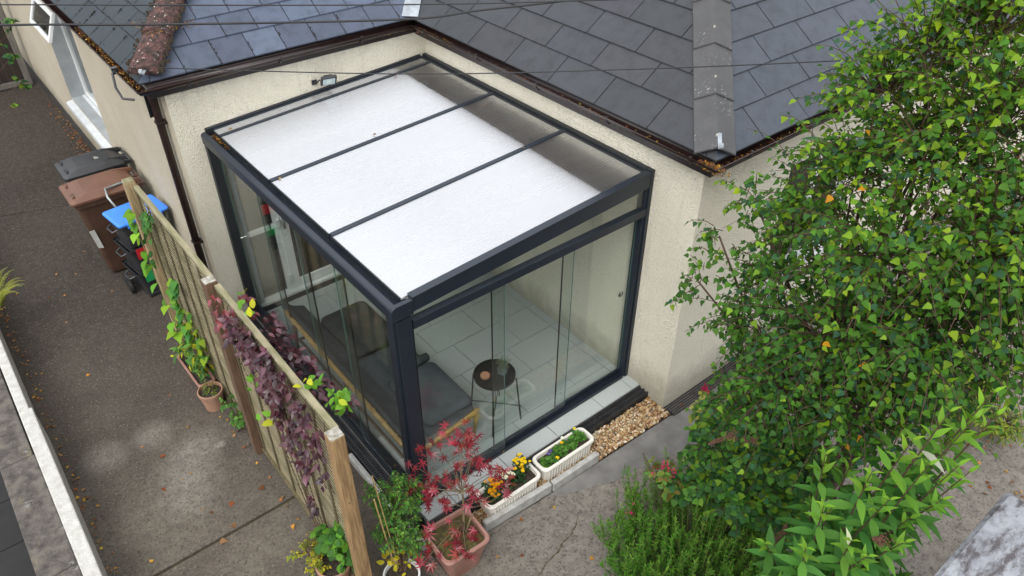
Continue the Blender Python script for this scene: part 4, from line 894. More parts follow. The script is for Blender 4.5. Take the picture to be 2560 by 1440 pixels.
# ================================================================== POTS AND PLANTERS
def round_pot(c, r, h, mat, label, soil=m_soil, taper=.72):
    t = thing('plant_pot', label, 'plant pot', (c[0], c[1], -.1), None)
    mb = MB(); z = -.1; mb.lathe([(0, z), (r * taper, z), (r * .93, z + h - .045), (r * 1.0, z + h - .04), (r * 1.02, z + h - .008), (r * .99, z + h), (r * .91, z + h), (r * .89, z + h - .05), (0, z + h - .05)], (c[0], c[1], 0), 36); mb.build('pot', mat, t)
    mb = MB(); rings = []
    n = 24; mb.lathe([(r * .885, z + h - .042), (r * .6, z + h - .030), (r * .3, z + h - .034), (0, z + h - .028)], (c[0], c[1], 0), n); mb.build('soil', soil, t)
    return t
round_pot((-.905, 2.45), .125, .235, m_terra2, 'round ribbed terracotta pot of bare soil in front of the long trough')
round_pot((-.875, -.10), .145, .24, m_terra2, 'round terracotta pot with leafy shrub at the foot of the near post')
round_pot((-.50, -.55), .150, .25, m_potw, 'white pot of black soil behind the near fence post', taper=.8)
def trough(name, x0, x1, y0, y1, zb, zt, mat, label, soil=m_soil, ang=0, rim=.022, ribs=0, r=.05, tk=.02):
    c = ((x0 + x1) / 2, (y0 + y1) / 2); t = thing(name, label, 'planter', (c[0], c[1], zb)); q = lambda g: rotz(g, c, ang)
    k = tk; mb = MB(); mb.loft([q(rrect(x0 + k + .01, x1 - k - .01, y0 + k, y1 - k, r, zb)), q(rrect(x0 + .012, x1 - .012, y0 + .012, y1 - .012, r, zt - .035)), q(rrect(x0 - .004, x1 + .004, y0 - .004, y1 + .004, r + .01, zt - .032)), q(rrect(x0 - .006, x1 + .006, y0 - .006, y1 + .006, r + .01, zt - .008)), q(rrect(x0, x1, y0, y1, r + .008, zt)), q(rrect(x0 + rim, x1 - rim, y0 + rim, y1 - rim, r, zt)), q(rrect(x0 + rim + .006, x1 - rim - .006, y0 + rim + .006, y1 - rim - .006, r, zt - .05))], True, True)
    mb.build('trough', mat, t)
    if ribs:
        mb = MB()
        for i in range(ribs):
            f = (i + .5) / ribs; xx = x0 + .05 + (x1 - x0 - .1) * f
            a, b = q([(xx, y0 + k - .002, zb + .01), (xx, y0 + .008, zt - .04)]); mb.tube([a, b], .009, 6)
        mb.build('ribs', mat, t)
    mb = MB(); rr = q(rrect(x0 + rim + .004, x1 - rim - .004, y0 + rim + .004, y1 - rim - .004, r, zt - .042)); r2 = q(rrect(x0 + rim + .05, x1 - rim - .05, y0 + rim + .05, y1 - rim - .05, r * .6, zt - .030)); mb.loft([rr, r2], False, True); mb.build('soil', soil, t)
    return t
trough('window_box', 1.09, 1.735, -.495, -.285, -.085, .115, m_white, 'ribbed white plastic trough planted with green violas beside the gravel', ribs=16)
trough('window_box', .445, 1.05, -.500, -.265, -.085, .115, m_white, 'ribbed white trough of yellow and white chrysanthemums by the maple', ribs=16)
trough('maple_planter', -.20, .235, -.80, -.395, -.10, .255, m_terra, 'square pinkish terracotta planter holding the red maple', m_moss, R(-3), .024, 0, .06, .06)
trough('terracotta_trough', -.975, -.795, 2.60, 3.24, -.10, .10, m_terra, 'long terracotta trough against the far fence panel', m_soil, R(1), .014, 0, .03)

# ================================================================== PLANTS
GREEN = (.072, .175, .016); DKGR = (.024, .078, .020); YEL = (.20, .29, .010); LIME = (.17, .30, .03); GOLD = (.55, .27, .02)
# --- birch
birch = thing('birch_tree', 'bushy multi-stemmed birch tree with yellowing leaves in front of the end wall', 'tree', (2.55, -2.15, -.1))
BL = [(2.55, -2.24, 4.33, .36), (2.45, -2.03, 4.13, .36), (2.36, -1.87, 3.87, .36), (2.40, -2.50, 3.91, .45), (2.24, -2.31, 3.66, .45), (2.14, -1.95, 3.45, .38), (2.0, -1.82, 3.10, .32), (1.92, -2.34, 3.19, .5), (2.10, -2.75, 3.37, .5), (1.82, -1.84, 2.78, .32), (1.66, -1.84, 2.49, .28), (1.68, -2.30, 2.7, .46), (1.85, -2.75, 2.81, .46), (2.1, -3.0, 2.85, .36), (1.47, -2.20, 2.32, .34), (1.66, -2.55, 2.28, .35), (1.98, -2.8, 2.35, .30), (1.38, -2.02, 2.12, .26),
      (2.8, -2.0, 3.4, .5), (2.9, -2.5, 3.0, .5), (2.6, -1.6, 2.9, .45), (3.1, -2.2, 3.8, .5), (2.9, -2.6, 4.3, .45), (2.5, -2.2, 2.5, .45), (1.62, -1.45, 3.0, .15), (1.53, -1.42, 2.66, .13), (1.72, -1.58, 3.30, .15), (2.3, -2.95, 3.1, .4), (2.35, -2.9, 3.6, .4), (2.55, -2.7, 2.7, .4), (2.7, -2.4, 2.3, .4), (2.3, -2.5, 2.2, .35), (1.95, -2.2, 2.0, .3), (2.3, -2.0, 2.1, .4)]
trunk = MB(); base = Vector((2.55, -2.15, -.12)); forks = []
for i, (dx, dy) in enumerate(((-.15, .1), (.2, -.1), (-.05, -.25), (.25, .2))):
    top = base + Vector((dx * 1.6, dy * 1.6, 2.2)); pts = curve(base + Vector((dx * .3, dy * .3, 0)), top, (dx * .2, dy * .2, 0), 7); trunk.tube(pts, [.055, .05, .045, .04, .036, .032, .028], 8); forks.append(pts)
limbs = MB(); twigs = MB(); LB = Leaves()
cen = Vector((2.2, -2.25, 3.0))
def birch_leafcol(h, tip):
    r_ = random.random()
    if r_ < .003: return jit(GOLD, .3)
    hh = max(0, min(1, (h - 2.5) / 1.9)); y = .02 + .42 * hh ** 1.3 + .10 * tip
    if random.random() < y: return jit(lerp3(lerp3(YEL, LIME, random.random()), GREEN, random.random() * (.75 - .45 * hh)), .25)
    return jit(lerp3(DKGR, GREEN, min(1, random.random() ** .8 * .9 + .3 * hh)) if random.random() < .85 else (.035, .095, .045), .28)
for bi, (x, y, z, r_) in enumerate(BL):
    c = Vector((x, y, z)); st = random.choice(forks); k = min(6, max(1, int((z - .6) / 2.4 * 4))); a = st[k]
    limbs.tube(curve(a, c, (0, 0, -.08), 6), [.02, .017, .014, .011, .008, .006], 6)
    n = int(118 * (r_ / .4) ** 2 * random.uniform(.7, 1.15)); inframe = bi < 18 or bi > 23
    n = n if inframe else int(n * .6)
    for _ in range(n):
        dv = rv().normalized(); dv.z = dv.z * .9 + .12
        o_ = (c - cen); o_ = o_.normalized() if o_.length > .1 else Vector((0, 0, 1)); dv = (dv + o_ * .45).normalized()
        s0 = c + dv * random.uniform(.0, .45) * r_ + rv(.04); Ln = r_ * random.uniform(.5, .95) * (1.7 if random.random() < .13 else 1); e = s0 + dv * Ln + Vector((0, 0, -.10 * Ln * random.uniform(0, 2)))
        if z > 4.0: e += Vector((0, 0, .10))
        if e.y > -.68: continue
        pts = curve(s0, e, (0, 0, .05 * Ln / .3), 5); twigs.tube(pts, [.0032, .0028, .0024, .002, .0014], 4, cap=False)
        m_ = random.randint(7, 11)
        for j in range(m_):
            t = .25 + .75 * (j + random.uniform(-.2, .3)) / m_; t = min(t, 1); p_ = pts[0].lerp(pts[-1], t) + Vector((0, 0, .05 * Ln / .3 * 4 * t * (1 - t)))
            sd_ = dv.cross(Vector((0, 0, 1))); sd_ = sd_.normalized() if sd_.length > .1 else Vector((1, 0, 0)); sd_ *= (1 if j % 2 else -1)
            d = dv * .45 + sd_ * .75 + Vector((0, 0, -.55)) + rv(.28); nn = o_ * .55 + Vector((-.12, -.12, .65)) + rv(.5)
            LB.put(p_ + d.normalized() * .014, d, nn, random.uniform(.030, .056), birch_leafcol(p_.z, t > .85))
trunk.build('trunk', m_barkb, birch, smooth=True); limbs.build('limbs', m_bark, birch, smooth=True); twigs.build('twigs', m_bark, birch, fixn=False)
LB.build('leaves', T_BIRCH, m_leaf, birch)
# --- generic leafy shrub
def shrub(name, label, cat, base, blobs, T, size, cols, dens, mat=m_leaf, stem=m_bark, twl=.7, up=.2, nleaf=(6, 9), wd_=1.0, droop=-.35, group=None):
    t = thing(name, label, cat, base, group); s_ = MB(); L = Leaves(); b0 = Vector(base)
    for (x, y, z, r_) in blobs:
        c = Vector((x, y, z)); s_.tube(curve(b0 + rv(.02), c, (0, 0, -.03), 5), [.009, .008, .006, .005, .003], 5)
        for _ in range(int(dens * (r_ / .3) ** 2)):
            dv = rv().normalized(); dv.z += up; dv.normalize(); s0 = c + dv * r_ * random.uniform(0, .4); Ln = r_ * twl * random.uniform(.6, 1.1); e = s0 + dv * Ln
            pts = curve(s0, e, (0, 0, .02), 4); s_.tube(pts, [.003, .0025, .002, .0012], 4, cap=False); m_ = random.randint(*nleaf)
            for j in range(m_):
                q = .2 + .8 * j / m_; p_ = s0.lerp(e, q); sd_ = dv.cross(Vector((0, 0, 1))); sd_ = (sd_.normalized() if sd_.length > .1 else Vector((1, 0, 0))) * (1 if j % 2 else -1)
                d = dv * .6 + sd_ * .8 + Vector((0, 0, droop)) + rv(.25); nn = Vector((-.1, -.1, .9)) + dv * .4 + rv(.3); L.put(p_, d, nn, random.uniform(*size), jit(random.choice(cols), .25))
    s_.build('stems', stem, t, fixn=False); L.build('leaves', T, mat, t, wd_); return t
shrub('currant_shrub', 'dark green lobed-leaf shrub below the birch, behind the rosemary', 'shrub', (2.0, -1.9, -.1), [(1.78, -1.66, 1.02, .26), (1.98, -1.95, 1.15, .34), (1.66, -1.78, .80, .24), (1.98, -2.30, 1.25, .32), (1.62, -2.08, .90, .28), (2.2, -1.6, .95, .35), (2.1, -2.1, .6, .35), (1.55, -1.62, .62, .2), (1.80, -2.35, .95, .28)], T_LOBED, (.040, .066), [(.03, .09, .025), (.045, .13, .025), (.07, .18, .025), (.035, .10, .035), (.12, .22, .02)], 66, droop=-.2)
# --- rosemary
ros = thing('rosemary_bush', 'dense upright rosemary bush at the edge of the garden path', 'shrub', (1.45, -2.0, -.1)); s_ = MB(); L = Leaves()
for _ in range(760):
    a = random.uniform(0, 6.28); rr = math.sqrt(random.random()); b0 = Vector((1.46 + .46 * rr * math.cos(a), -2.03 + .46 * rr * math.sin(a), -.1)); out = Vector((math.cos(a), math.sin(a), 0))
    Ln = random.uniform(.5, .92) * (1 - .32 * rr); e = b0 + out * (.34 * rr + .05) * random.uniform(.6, 1.2) + Vector((0, 0, Ln)) + rv(.05); pts = curve(b0, e, out * .12 * rr, 7); s_.tube(pts, [.004, .0038, .0034, .003, .0026, .0022, .0016], 4, cap=False)
    tip = random.random() < .35
    for j in range(50):
        q = .30 + .70 * j / 50; k = q * 6; i = min(5, int(k)); p_ = pts[i].lerp(pts[i + 1], k - i); ax = (pts[i + 1] - pts[i]).normalized(); sd_ = ax.cross(rv()).normalized(); d = sd_ * (.95 - .5 * (q > .93)) + ax * (.45 + .6 * (q > .93))
        c_ = lerp3((.040, .12, .018), (.085, .23, .024), q ** 2) if not tip else lerp3((.045, .13, .02), (.16, .31, .04), q ** 3)
        L.put(p_, d, ax + rv(.3), random.uniform(.026, .042), jit(c_, .25))
s_.build('stems', m_stemg, ros, fixn=False); L.build('leaves', T_NEEDLE, m_leaf, ros, 2.2)
# --- buddleia
bud = thing('buddleia_shrub', 'tall buddleia with long pale green lance leaves beside the white shed roof', 'shrub', (1.35, -2.85, -.1)); s_ = MB(); L = Leaves(); dh = MB()
TIPS = [(.84, -3.03, 2.79), (1.05, -3.08, 2.92), (.66, -3.12, 2.51), (1.28, -3.12, 3.0), (1.55, -3.2, 3.02), (.89, -3.14, 2.66), (.90, -3.28, 2.46), (.64, -2.95, 2.62), (.50, -2.99, 2.45), (1.29, -3.26, 2.72), (1.10, -3.18, 2.80), (.72, -3.2, 2.42), (1.0, -2.75, 2.55), (.80, -2.70, 2.25), (1.15, -2.6, 2.2), (.62, -2.75, 2.1), (1.4, -3.05, 2.5), (.75, -2.9, 2.0), (1.05, -3.0, 2.1), (.95, -3.15, 2.0), (1.55, -2.9, 2.6), (1.3, -2.8, 2.3), (.55, -3.1, 1.95), (1.2, -3.2, 2.3), (.85, -2.55, 1.9), (1.7, -3.15, 2.75)]
TIPS = [p for p in TIPS if p[1] < -2.7] + [(1.50, -3.02, 2.30), (1.62, -3.05, 2.45), (1.72, -3.12, 2.62), (1.45, -3.2, 2.9), (1.62, -3.25, 2.85), (1.25, -3.28, 2.5), (1.4, -3.3, 2.62)]
TIPS += [tuple(Vector(p) + Vector((random.uniform(-.05, .35), random.uniform(-.02, .2), random.uniform(-.9, -.4)))) for p in TIPS[::2]]
for x, y, z in TIPS:
    tip = Vector((x, y, z)); b0 = Vector((1.35 + random.uniform(-.1, .1), -2.85 + random.uniform(-.1, .1), .2)); pts = curve(b0, tip, Vector((0, 0, .15)), 9); s_.tube(pts, [.011, .010, .009, .008, .007, .006, .005, .004, .002], 6)
    for j in range(13):
        q = 1 - j * .046 - .004; k = q * 8; i = min(7, int(k)); p_ = pts[i].lerp(pts[i + 1], k - i); ax = (pts[min(i + 1, 8)] - pts[i]).normalized()
        ph = random.uniform(-.3, .3) + (math.pi / 2 if j % 2 else 0); u = ax.cross(Vector((.2, .3, 1))).normalized(); v_ = ax.cross(u)
        for sg in (1, -1):
            sd_ = (u * math.cos(ph) + v_ * math.sin(ph)) * sg; young = j < 3
            d = ax * (1.0 if young else .45) + sd_ * (.6 if young else .9) + Vector((0, 0, .1 if young else -.12)); sz = (.065 + .028 * j) if j < 4 else random.uniform(.13, .185)
            cc = lerp3((.17, .32, .03), (.05, .15, .028), min(1, j / 6 + (2.6 - p_.z) * .6)); cc = (.40, .44, .33) if random.random() < .01 else cc
            L.put(p_, d, ax * .5 + Vector((0, 0, .8)) + rv(.12), sz * random.uniform(.85, 1.1), jit(cc, .18))
m_spent = M('spent_bloom', (.10, .045, .024), (.06, .026, .014), 40, .9)
for x, y, z, dx in ((1.06, -2.2, 2.17, .14), (1.14, -2.29, 2.14, .06), (1.0, -2.68, 1.64, -.08), (.90, -3.2, 2.38, .05)):
    c = Vector((x, y, z)); s_.tube([c + Vector((.12, .0, -.18)), c], .003, 5)
    dh = MB()
    for k in range(160): q = random.random(); dh.lathe([(0, .008), (.006, .0), (0, -.008)], c + Vector((-dx, .02, .03)) * q * 1.6 + rv(.014 * (1.2 - q)), 5)
    dh.build('seed_head', m_spent, bud)
s_.build('stems', m_bark, bud, fixn=False); L.build('leaves', T_LANCE, m_leaf, bud, 1.05)
# --- salvia with pink flowers, variegated plant, small yellow bush
sv = shrub('salvia_plant', 'thin plant with bright pink flowers above the rosemary', 'plant', (1.52, -1.55, -.1), [(1.44, -1.50, .82, .10), (1.50, -1.56, .72, .12)], T_OVAL, (.04, .065), [(.10, .20, .04), (.16, .22, .04), (.16, .12, .03)], 60, twl=1.0)
pf = Leaves()
for cx, cy, cz, n in ((1.43, -1.50, .90, 26), (1.47, -1.57, .86, 14), (1.10, -1.50, .62, 12), (1.40, -1.45, .84, 10)):
    pf = Leaves()
    for _ in range(n): pf.put(Vector((cx, cy, cz)) + rv(.022), rv(), rv(), random.uniform(.016, .026), jit((.55, .02, .12), .3))
    pf.build('flower_cluster', T_PETAL, m_petal, sv, 1.6)
sp_ = MB()
for k in range(3): sp_.tube(curve((1.45, -1.5, .5), (1.32 + .07 * k, -1.36 - .05 * k, 1.02 - .1 * k), (.02, 0, 0), 5), .0025, 5)
for k in range(26): sp_.lathe([(0, .008), (.006, 0), (0, -.006)], Vector((1.45, -1.5, .5)).lerp(Vector((1.32, -1.36, 1.02)), .4 + .6 * k / 26) + rv(.006), 5)
sp_.build('seed_spikes', m_bark, sv)
vp = shrub('variegated_shrub', 'small yellow-edged shrub with magenta flowers below the birch', 'shrub', (2.65, -1.15, -.1), [(2.45, -1.18, .62, .18), (2.62, -1.12, .55, .16), (2.55, -1.25, .40, .18)], T_OVAL, (.045, .07), [(.30, .34, .06), (.10, .20, .04), (.07, .16, .04), (.38, .38, .10)], 60)
pf = Leaves()
for _ in range(26): pf.put(Vector((2.55, -1.05, .72)) + rv(.03), rv(), rv(), .028, jit((.42, .01, .07), .3))
pf.build('flower_cluster', T_PETAL, m_petal, vp, 1.6); pf = Leaves()
for _ in range(14): pf.put(Vector((2.50, -1.10, .66)) + rv(.02), rv(), rv(), .028, jit((.55, .56, .72), .1))
pf.build('flower_cluster', T_PETAL, m_petal, vp, 1.6)
shrub('euphorbia_bush', 'low yellow-green bush on the path beyond the buddleia', 'shrub', (4.75, -2.65, -.1), [(4.7, -2.6, .25, .28), (5.0, -2.5, .3, .3), (4.9, -2.9, .2, .28)], T_LANCE, (.04, .07), [(.16, .22, .03), (.22, .25, .03), (.09, .16, .03)], 90)
# --- shed with white roof
shed = thing('shed', 'flat-roofed shed with peeling white painted roof', 'shed', (1.0, -4.4, -.1))
mb = MB(); mb.box(-.6, 1.82, -6.4, -3.55, -.2, 2.08); mb.build('wall', M("shed_wall", (.30, .29, .28), None, 5, .9), shed)
mb = MB(); mb.loft([rrect(-.7, 1.885, -6.5, -3.455, .02, 2.08), rrect(-.7, 1.905, -6.5, -3.435, .03, 2.10), rrect(-.7, 1.905, -6.5, -3.435, .03, 2.18), rrect(-.68, 1.88, -6.48, -3.46, .03, 2.20), rrect(-.4, 1.6, -6.2, -3.75, .03, 2.225)]); rf = mb.build('roof', m_peel, shed, bevel=.008)
mb = MB(); mb.hexa([(1.15, -3.86, 2.214), (1.36, -3.86, 2.214), (1.36, -3.74, 2.206), (1.15, -3.74, 2.206), (1.15, -3.86, 2.242), (1.36, -3.86, 2.242), (1.36, -3.74, 2.232), (1.15, -3.74, 2.232)]); mb.build('roof_patch', m_peel, rf, bevel=.006)

# --- clematis on the near panel
cl = thing('purple_climber', 'purple-leaved clematis trailing over the near fence panel', 'climber', (-.76, .5, -.1)); s_ = MB(); L = Leaves()
PUR = [(.050, .018, .027), (.080, .029, .040), (.036, .014, .021), (.11, .043, .056), (.062, .018, .024)]
for _ in range(410):
    y = random.triangular(-.42, 1.45, .45); fr_ = max(0, 1 - abs(y - .08) / .62)
    if random.random() < .30:
        x, z, side = FX + random.uniform(.05, .20), random.uniform(1.72, 1.97), 1
    else:
        side = -1; dr = random.random() ** 1.25 * (.24 + 1.25 * fr_ * random.uniform(.45, 1)); z = 1.94 - dr; x = FX - random.uniform(.04, .12)
        if random.random() < .12: z = random.uniform(1.93, 2.03)
    p_ = Vector((x, y, z)); d0 = Vector((side * .5, random.uniform(-.7, .7), random.uniform(-.9, .1)))
    cc = random.choice(PUR) if y < 1.12 else random.choice(((.20, .04, .05), (.14, .03, .04)))
    for k in (-1, 0, 1): L.put(p_ + rv(.010), d0 + Vector((0, k * .9, -.15 * abs(k))) + rv(.25), Vector((side * .45 - .2, -.2, .8)) + rv(.3), random.uniform(.05, .085), jit(cc, .3))
for i in range(14):
    y = -.35 + .13 * i; s_.tube(curve((FX - .03, y, 1.98), (FX - .05, y - .12 + random.uniform(-.1, .1), 1.98 - random.uniform(.3, .9)), (-.02, .05, 0), 6), .0028, 5)
for i in range(5): s_.tube(curve((FX - .035, .1 * i, -.05), (FX - .03, .1 + .2 * i, 1.9), (-.01, .1, 0), 8), .004, 5)
s_.build('stems', m_bark, cl); L.build('leaves', T_POINT, m_leafg, cl, 1.05)
G = Leaves()
for c, n in (((-.70, .02, 1.98), 9), ((-.62, -.24, 1.95), 22), ((-.60, -.30, 2.04), 10), ((-.84, .80, 1.45), 6), ((-.86, .50, 1.32), 8), ((-.85, .42, 1.15), 5), ((-.72, 1.18, 1.99), 4), ((-.72, .95, 2.0), 3)):
    for _ in range(n): G.put(Vector(c) + rv(.045), rv() + Vector((0, 0, .5)), Vector((-.2, -.2, .8)) + rv(.3), random.uniform(.05, .085), jit((.13, .30, .035) if random.random() < .85 else (.40, .42, .03), .25))
G.build('young_leaves', T_OVAL, m_leaf, cl)
# --- green climber on the far panel
gc = thing('green_climber', 'heart-leaved green climber on the far fence panel above the trough', 'climber', (-.9, 3.0, 0)); s_ = MB(); L = Leaves(); b0 = Vector((-.88, 2.85, .08))
for (pts_, n, sz, cs) in (([b0, (-.93, 2.98, .7), (-.92, 3.20, 1.2), (-.90, 3.38, 1.62), (-.88, 3.45, 1.8)], 22, (.085, .13), ((.12, .30, .03), (.22, .38, .03), (.09, .24, .035))),
                          ([b0, (-.84, 2.85, .6), (-.84, 2.90, 1.1), (-.83, 2.75, 1.35)], 46, (.07, .11), ((.055, .17, .04), (.08, .22, .04), (.15, .28, .03))),
                          ([b0, (-.80, 2.6, .5), (-.82, 2.62, 1.0)], 30, (.06, .10), ((.06, .17, .035), (.09, .22, .03), (.2, .3, .02))),
                          ([(-.84, 3.3, 1.2), (-.82, 3.3, 1.7), (-.80, 3.05, 1.95)], 30, (.06, .09), ((.05, .13, .035), (.07, .18, .04)))):
    P = [Vector(p) for p in pts_]; pp = []
    for a, b in zip(P[:-1], P[1:]): pp += [a.lerp(b, t) for t in (0, .25, .5, .75)]
    pp.append(P[-1]); s_.tube(pp, .0045, 6)
    for k in range(n):
        q = random.random() ** .8 * (len(pp) - 1.01); i = int(q); p_ = pp[i].lerp(pp[i + 1], q - i); d = Vector((-.6, random.choice((-1, 1)) * .8, -.5)) + rv(.3); L.put(p_ + d.normalized() * random.uniform(.01, .06), d, Vector((-.6, -.35, .7)) + rv(.2), random.uniform(*sz), jit(random.choice(cs), .2))
s_.build('stems', m_stemg, gc); L.build('leaves', T_HEART, m_leaf, gc)
shrub('trough_plant', 'narrow-leaved plant with yellow flecks growing in the long terracotta trough', 'plant', (-.87, 2.95, .06), [(-.90, 2.72, .28, .16), (-.86, 2.86, .45, .17), (-.86, 3.02, .40, .17), (-.84, 2.62, .40, .15), (-.92, 3.10, .22, .12)], T_LANCE, (.05, .10), [(.09, .19, .04), (.13, .24, .04), (.06, .15, .04), (.36, .36, .02)], 34, twl=1.1, nleaf=(5, 8))
shrub('pot_weed', 'sparse sprouts in the round ribbed terracotta pot', 'plant', (-.905, 2.45, .10), [(-.90, 2.47, .14, .07), (-.88, 2.42, .17, .06)], T_LANCE, (.03, .06), [(.10, .16, .03), (.16, .20, .03)], 80, twl=1.2)
shrub('fence_foot_weed', 'little weed at the foot of the dark middle post', 'plant', (-.84, 1.95, -.1), [(-.84, 2.02, .04, .10), (-.83, 1.90, .12, .10), (-.84, 2.15, .15, .10)], T_OVAL, (.03, .05), [(.07, .18, .04), (.10, .22, .04)], 70)
shrub('pot_shrub', 'round-leaved bright green shrub in the terracotta pot by the near post', 'plant', (-.875, -.10, .10), [(-.80, -.12, .42, .14), (-.84, -.02, .30, .14), (-.78, -.2, .25, .12)], T_OVAL, (.055, .09), [(.12, .28, .03), (.05, .14, .03), (.08, .20, .03)], 60, wd_=1.35, nleaf=(5, 7))
shrub('yellow_weed', 'wispy yellow-green sprays beside the round-leaved potted shrub', 'plant', (-.93, -.03, .10), [(-1.02, .04, .25, .13), (-.97, .10, .16, .10), (-1.0, -.06, .12, .10)], T_OVAL, (.018, .034), [(.26, .28, .03), (.15, .20, .03), (.40, .34, .02)], 120, twl=1.2)
ja = shrub('jasmine_plant', 'bushy small-leaved jasmine growing from the white pot up a cane', 'plant', (-.48, -.50, .12), [(-.40, -.36, .72, .17), (-.34, -.28, .62, .17), (-.44, -.40, .55, .18), (-.25, -.22, .70, .14), (-.18, -.25, .62, .13), (-.46, -.36, .95, .13), (-.36, -.38, .42, .18), (-.32, -.45, .32, .14), (-.1, -.2, .60, .10)], T_LANCE, (.022, .042), [(.06, .17, .03), (.09, .23, .035), (.045, .13, .03), (.13, .26, .04)], 130, twl=1.0, wd_=1.5, nleaf=(8, 12))
mb = MB(); mb.tube([(-.50, -.45, .10), (-.60, -.50, 1.15)], .006, 6); mb.tube([(-.48, -.48, .10), (-.55, -.42, 1.3)], .005, 6); each(mb, 'cane', m_cane, ja)
Y = Leaves()
for _ in range(34): Y.put(Vector((-.50, -.46, .24)) + rv(.07), rv(), Vector((0, 0, 1)) + rv(.3), random.uniform(.04, .07), jit((.45, .38, .03), .2))
Y.build('yellow_leaves', T_OVAL, m_leaf, ja)
# --- red maple
mp_ = thing('red_maple', 'young red-leaved Japanese maple in the square terracotta planter', 'tree', (.05, -.62, .2)); s_ = MB(); L = Leaves(); b0 = Vector((.06, -.62, .19))
s_.tube(curve(b0, (.16, -.50, .62), (.03, .02, 0), 7), [.017, .015, .013, .011, .010, .008, .007], 8); s_.tube(curve(b0 + Vector((.03, 0, .02)), (.22, -.60, .42), (.0, 0, .05), 5), [.010, .009, .007, .005, .004], 6)
hub = [Vector((.10, -.57, .34)), Vector((.13, -.53, .46)), Vector((.16, -.50, .60))]
CL = [(-.16, -.27, .72, 9), (-.05, -.20, .78, 6), (.02, -.16, .88, 6), (.05, -.26, .62, 10), (-.02, -.34, .60, 10), (-.10, -.38, .58, 10), (.15, -.20, .90, 5), (.24, -.22, .98, 7), (.30, -.28, .88, 6), (.36, -.28, .93, 7), (.42, -.30, .98, 7), (.40, -.36, .85, 6), (.33, -.40, .78, 9), (.38, -.45, .72, 8), (.22, -.38, .78, 7), (.12, -.40, .66, 8), (.46, -.50, .60, 6), (.56, -.48, .56, 6), (.60, -.58, .42, 4), (.52, -.62, .45, 4), (.0, -.62, .36, 6), (.10, -.70, .30, 6), (-.08, -.72, .30, 7), (-.02, -.78, .26, 5), (-.2, -.50, .42, 5), (-.25, -.62, .30, 4), (.04, -.44, .48, 9), (.18, -.55, .52, 5), (-.22, -.86, .04, 5), (-.40, -.72, .40, 4), (.25, -.50, .60, 7), (.30, -.55, .40, 4)]
for x, y, z, n in CL:
    c = Vector((x, y, z)); h = min(hub, key=lambda q: (q - c).length); s_.tube(curve(h, c, rv(.02), 5), [.004, .0034, .0028, .0022, .0015], 5)
    for _ in range(n):
        d = rv() + Vector((0, 0, -.35)); L.put(c + rv(.035), d, Vector((-.25, -.3, .85)) + rv(.35), random.uniform(.055, .088), jit(random.choice(((.22, .014, .028), (.28, .022, .042), (.16, .011, .020), (.23, .032, .026))), .2))
s_.build('branches', M("maple_bark", (.16, .13, .06), (.10, .06, .04), 12, .7), mp_, smooth=True); L.build('leaves', T_MAPLE, m_leafg, mp_)
# --- flowers in the white troughs
def flower(cx, cy, cz, r_, col_, cc, Lp, Lc, n=26):
    for k in range(n):
        a = 6.283 * k / n * 1.618; rr = random.uniform(.55, 1); d = Vector((math.cos(a), math.sin(a), .25 + .9 * (1 - rr))); Lp.put((cx, cy, cz), d, Vector((0, 0, 1)) + rv(.1), r_ * (.6 + .4 * rr), jit(col_, .1))
    for k in range(8): Lc.put(Vector((cx, cy, cz + .004)) + rv(.002), rv(), Vector((0, 0, 1)), r_ * .28, jit(cc, .1))
ch = thing('chrysanthemums', 'yellow, orange and white chrysanthemums in the left white trough', 'flowers', (.75, -.38, .08)); Lp = Leaves(); Lc = Leaves(); Lg = Leaves(); s_ = MB()
for cx, cy, cz, n, c_, k_, rad in ((.93, -.33, .25, 11, (.80, .58, .015), (.7, .5, .01), .06), (.88, -.38, .21, 4, (.80, .56, .012), (.7, .5, .01), .04), (.76, -.36, .20, 9, (.82, .82, .78), (.7, .6, .05), .055), (.81, -.33, .21, 2, (.62, .30, .34), (.6, .4, .1), .03), (.60, -.34, .21, 10, (.80, .42, .012), (.55, .2, .01), .06), (.57, -.40, .16, 7, (.78, .40, .01), (.5, .18, .01), .045)):
    for _ in range(int(n * 1.7)):
        p_ = Vector((cx, cy, cz)) + Vector((random.uniform(-1, 1) * rad, random.uniform(-1, 1) * rad, random.uniform(-.015, .02))); flower(*p_, random.uniform(.015, .022), c_, k_, Lp, Lc); s_.tube([(cx, cy, .07), p_], .002, 4)
    fo_ = Lp.build('flower_cluster', T_PETAL, m_petal, ch); Lc.build('centres', T_PETAL, m_petal, fo_); Lp = Leaves(); Lc = Leaves()
    for _ in range(70): Lg.put(Vector((cx, cy, cz - .07)) + Vector((random.uniform(-1, 1) * rad * 1.3, random.uniform(-1, 1) * rad * 1.3, random.uniform(-.05, .04))), rv(), Vector((0, 0, 1)) + rv(.3), random.uniform(.02, .04), jit((.035, .085, .03), .3))
s_.build('stems', m_stemg, ch); Lg.build('leaves', T_LOBED, m_leaf, ch)
vi = thing('violas', 'low green violas with few small blooms in the right white trough', 'flowers', (1.41, -.39, .08)); Lg = Leaves(); Lp = Leaves(); Lc = Leaves()
for cx, cy in ((1.17, -.40), (1.25, -.42), (1.30, -.37), (1.38, -.40), (1.44, -.36), (1.50, -.40), (1.57, -.37), (1.64, -.38), (1.62, -.34), (1.36, -.36)):
    for _ in range(48): a = random.uniform(0, 6.28); q = random.random(); Lg.put(Vector((cx + .03 * q * math.cos(a), cy + .03 * q * math.sin(a), .085 + .06 * random.random() * (1.2 - q))), (math.cos(a), math.sin(a), .35), Vector((0, 0, 1)) + rv(.25), random.uniform(.028, .050), jit(random.choice(((.05, .14, .03), (.08, .20, .035), (.12, .26, .05))), .2))
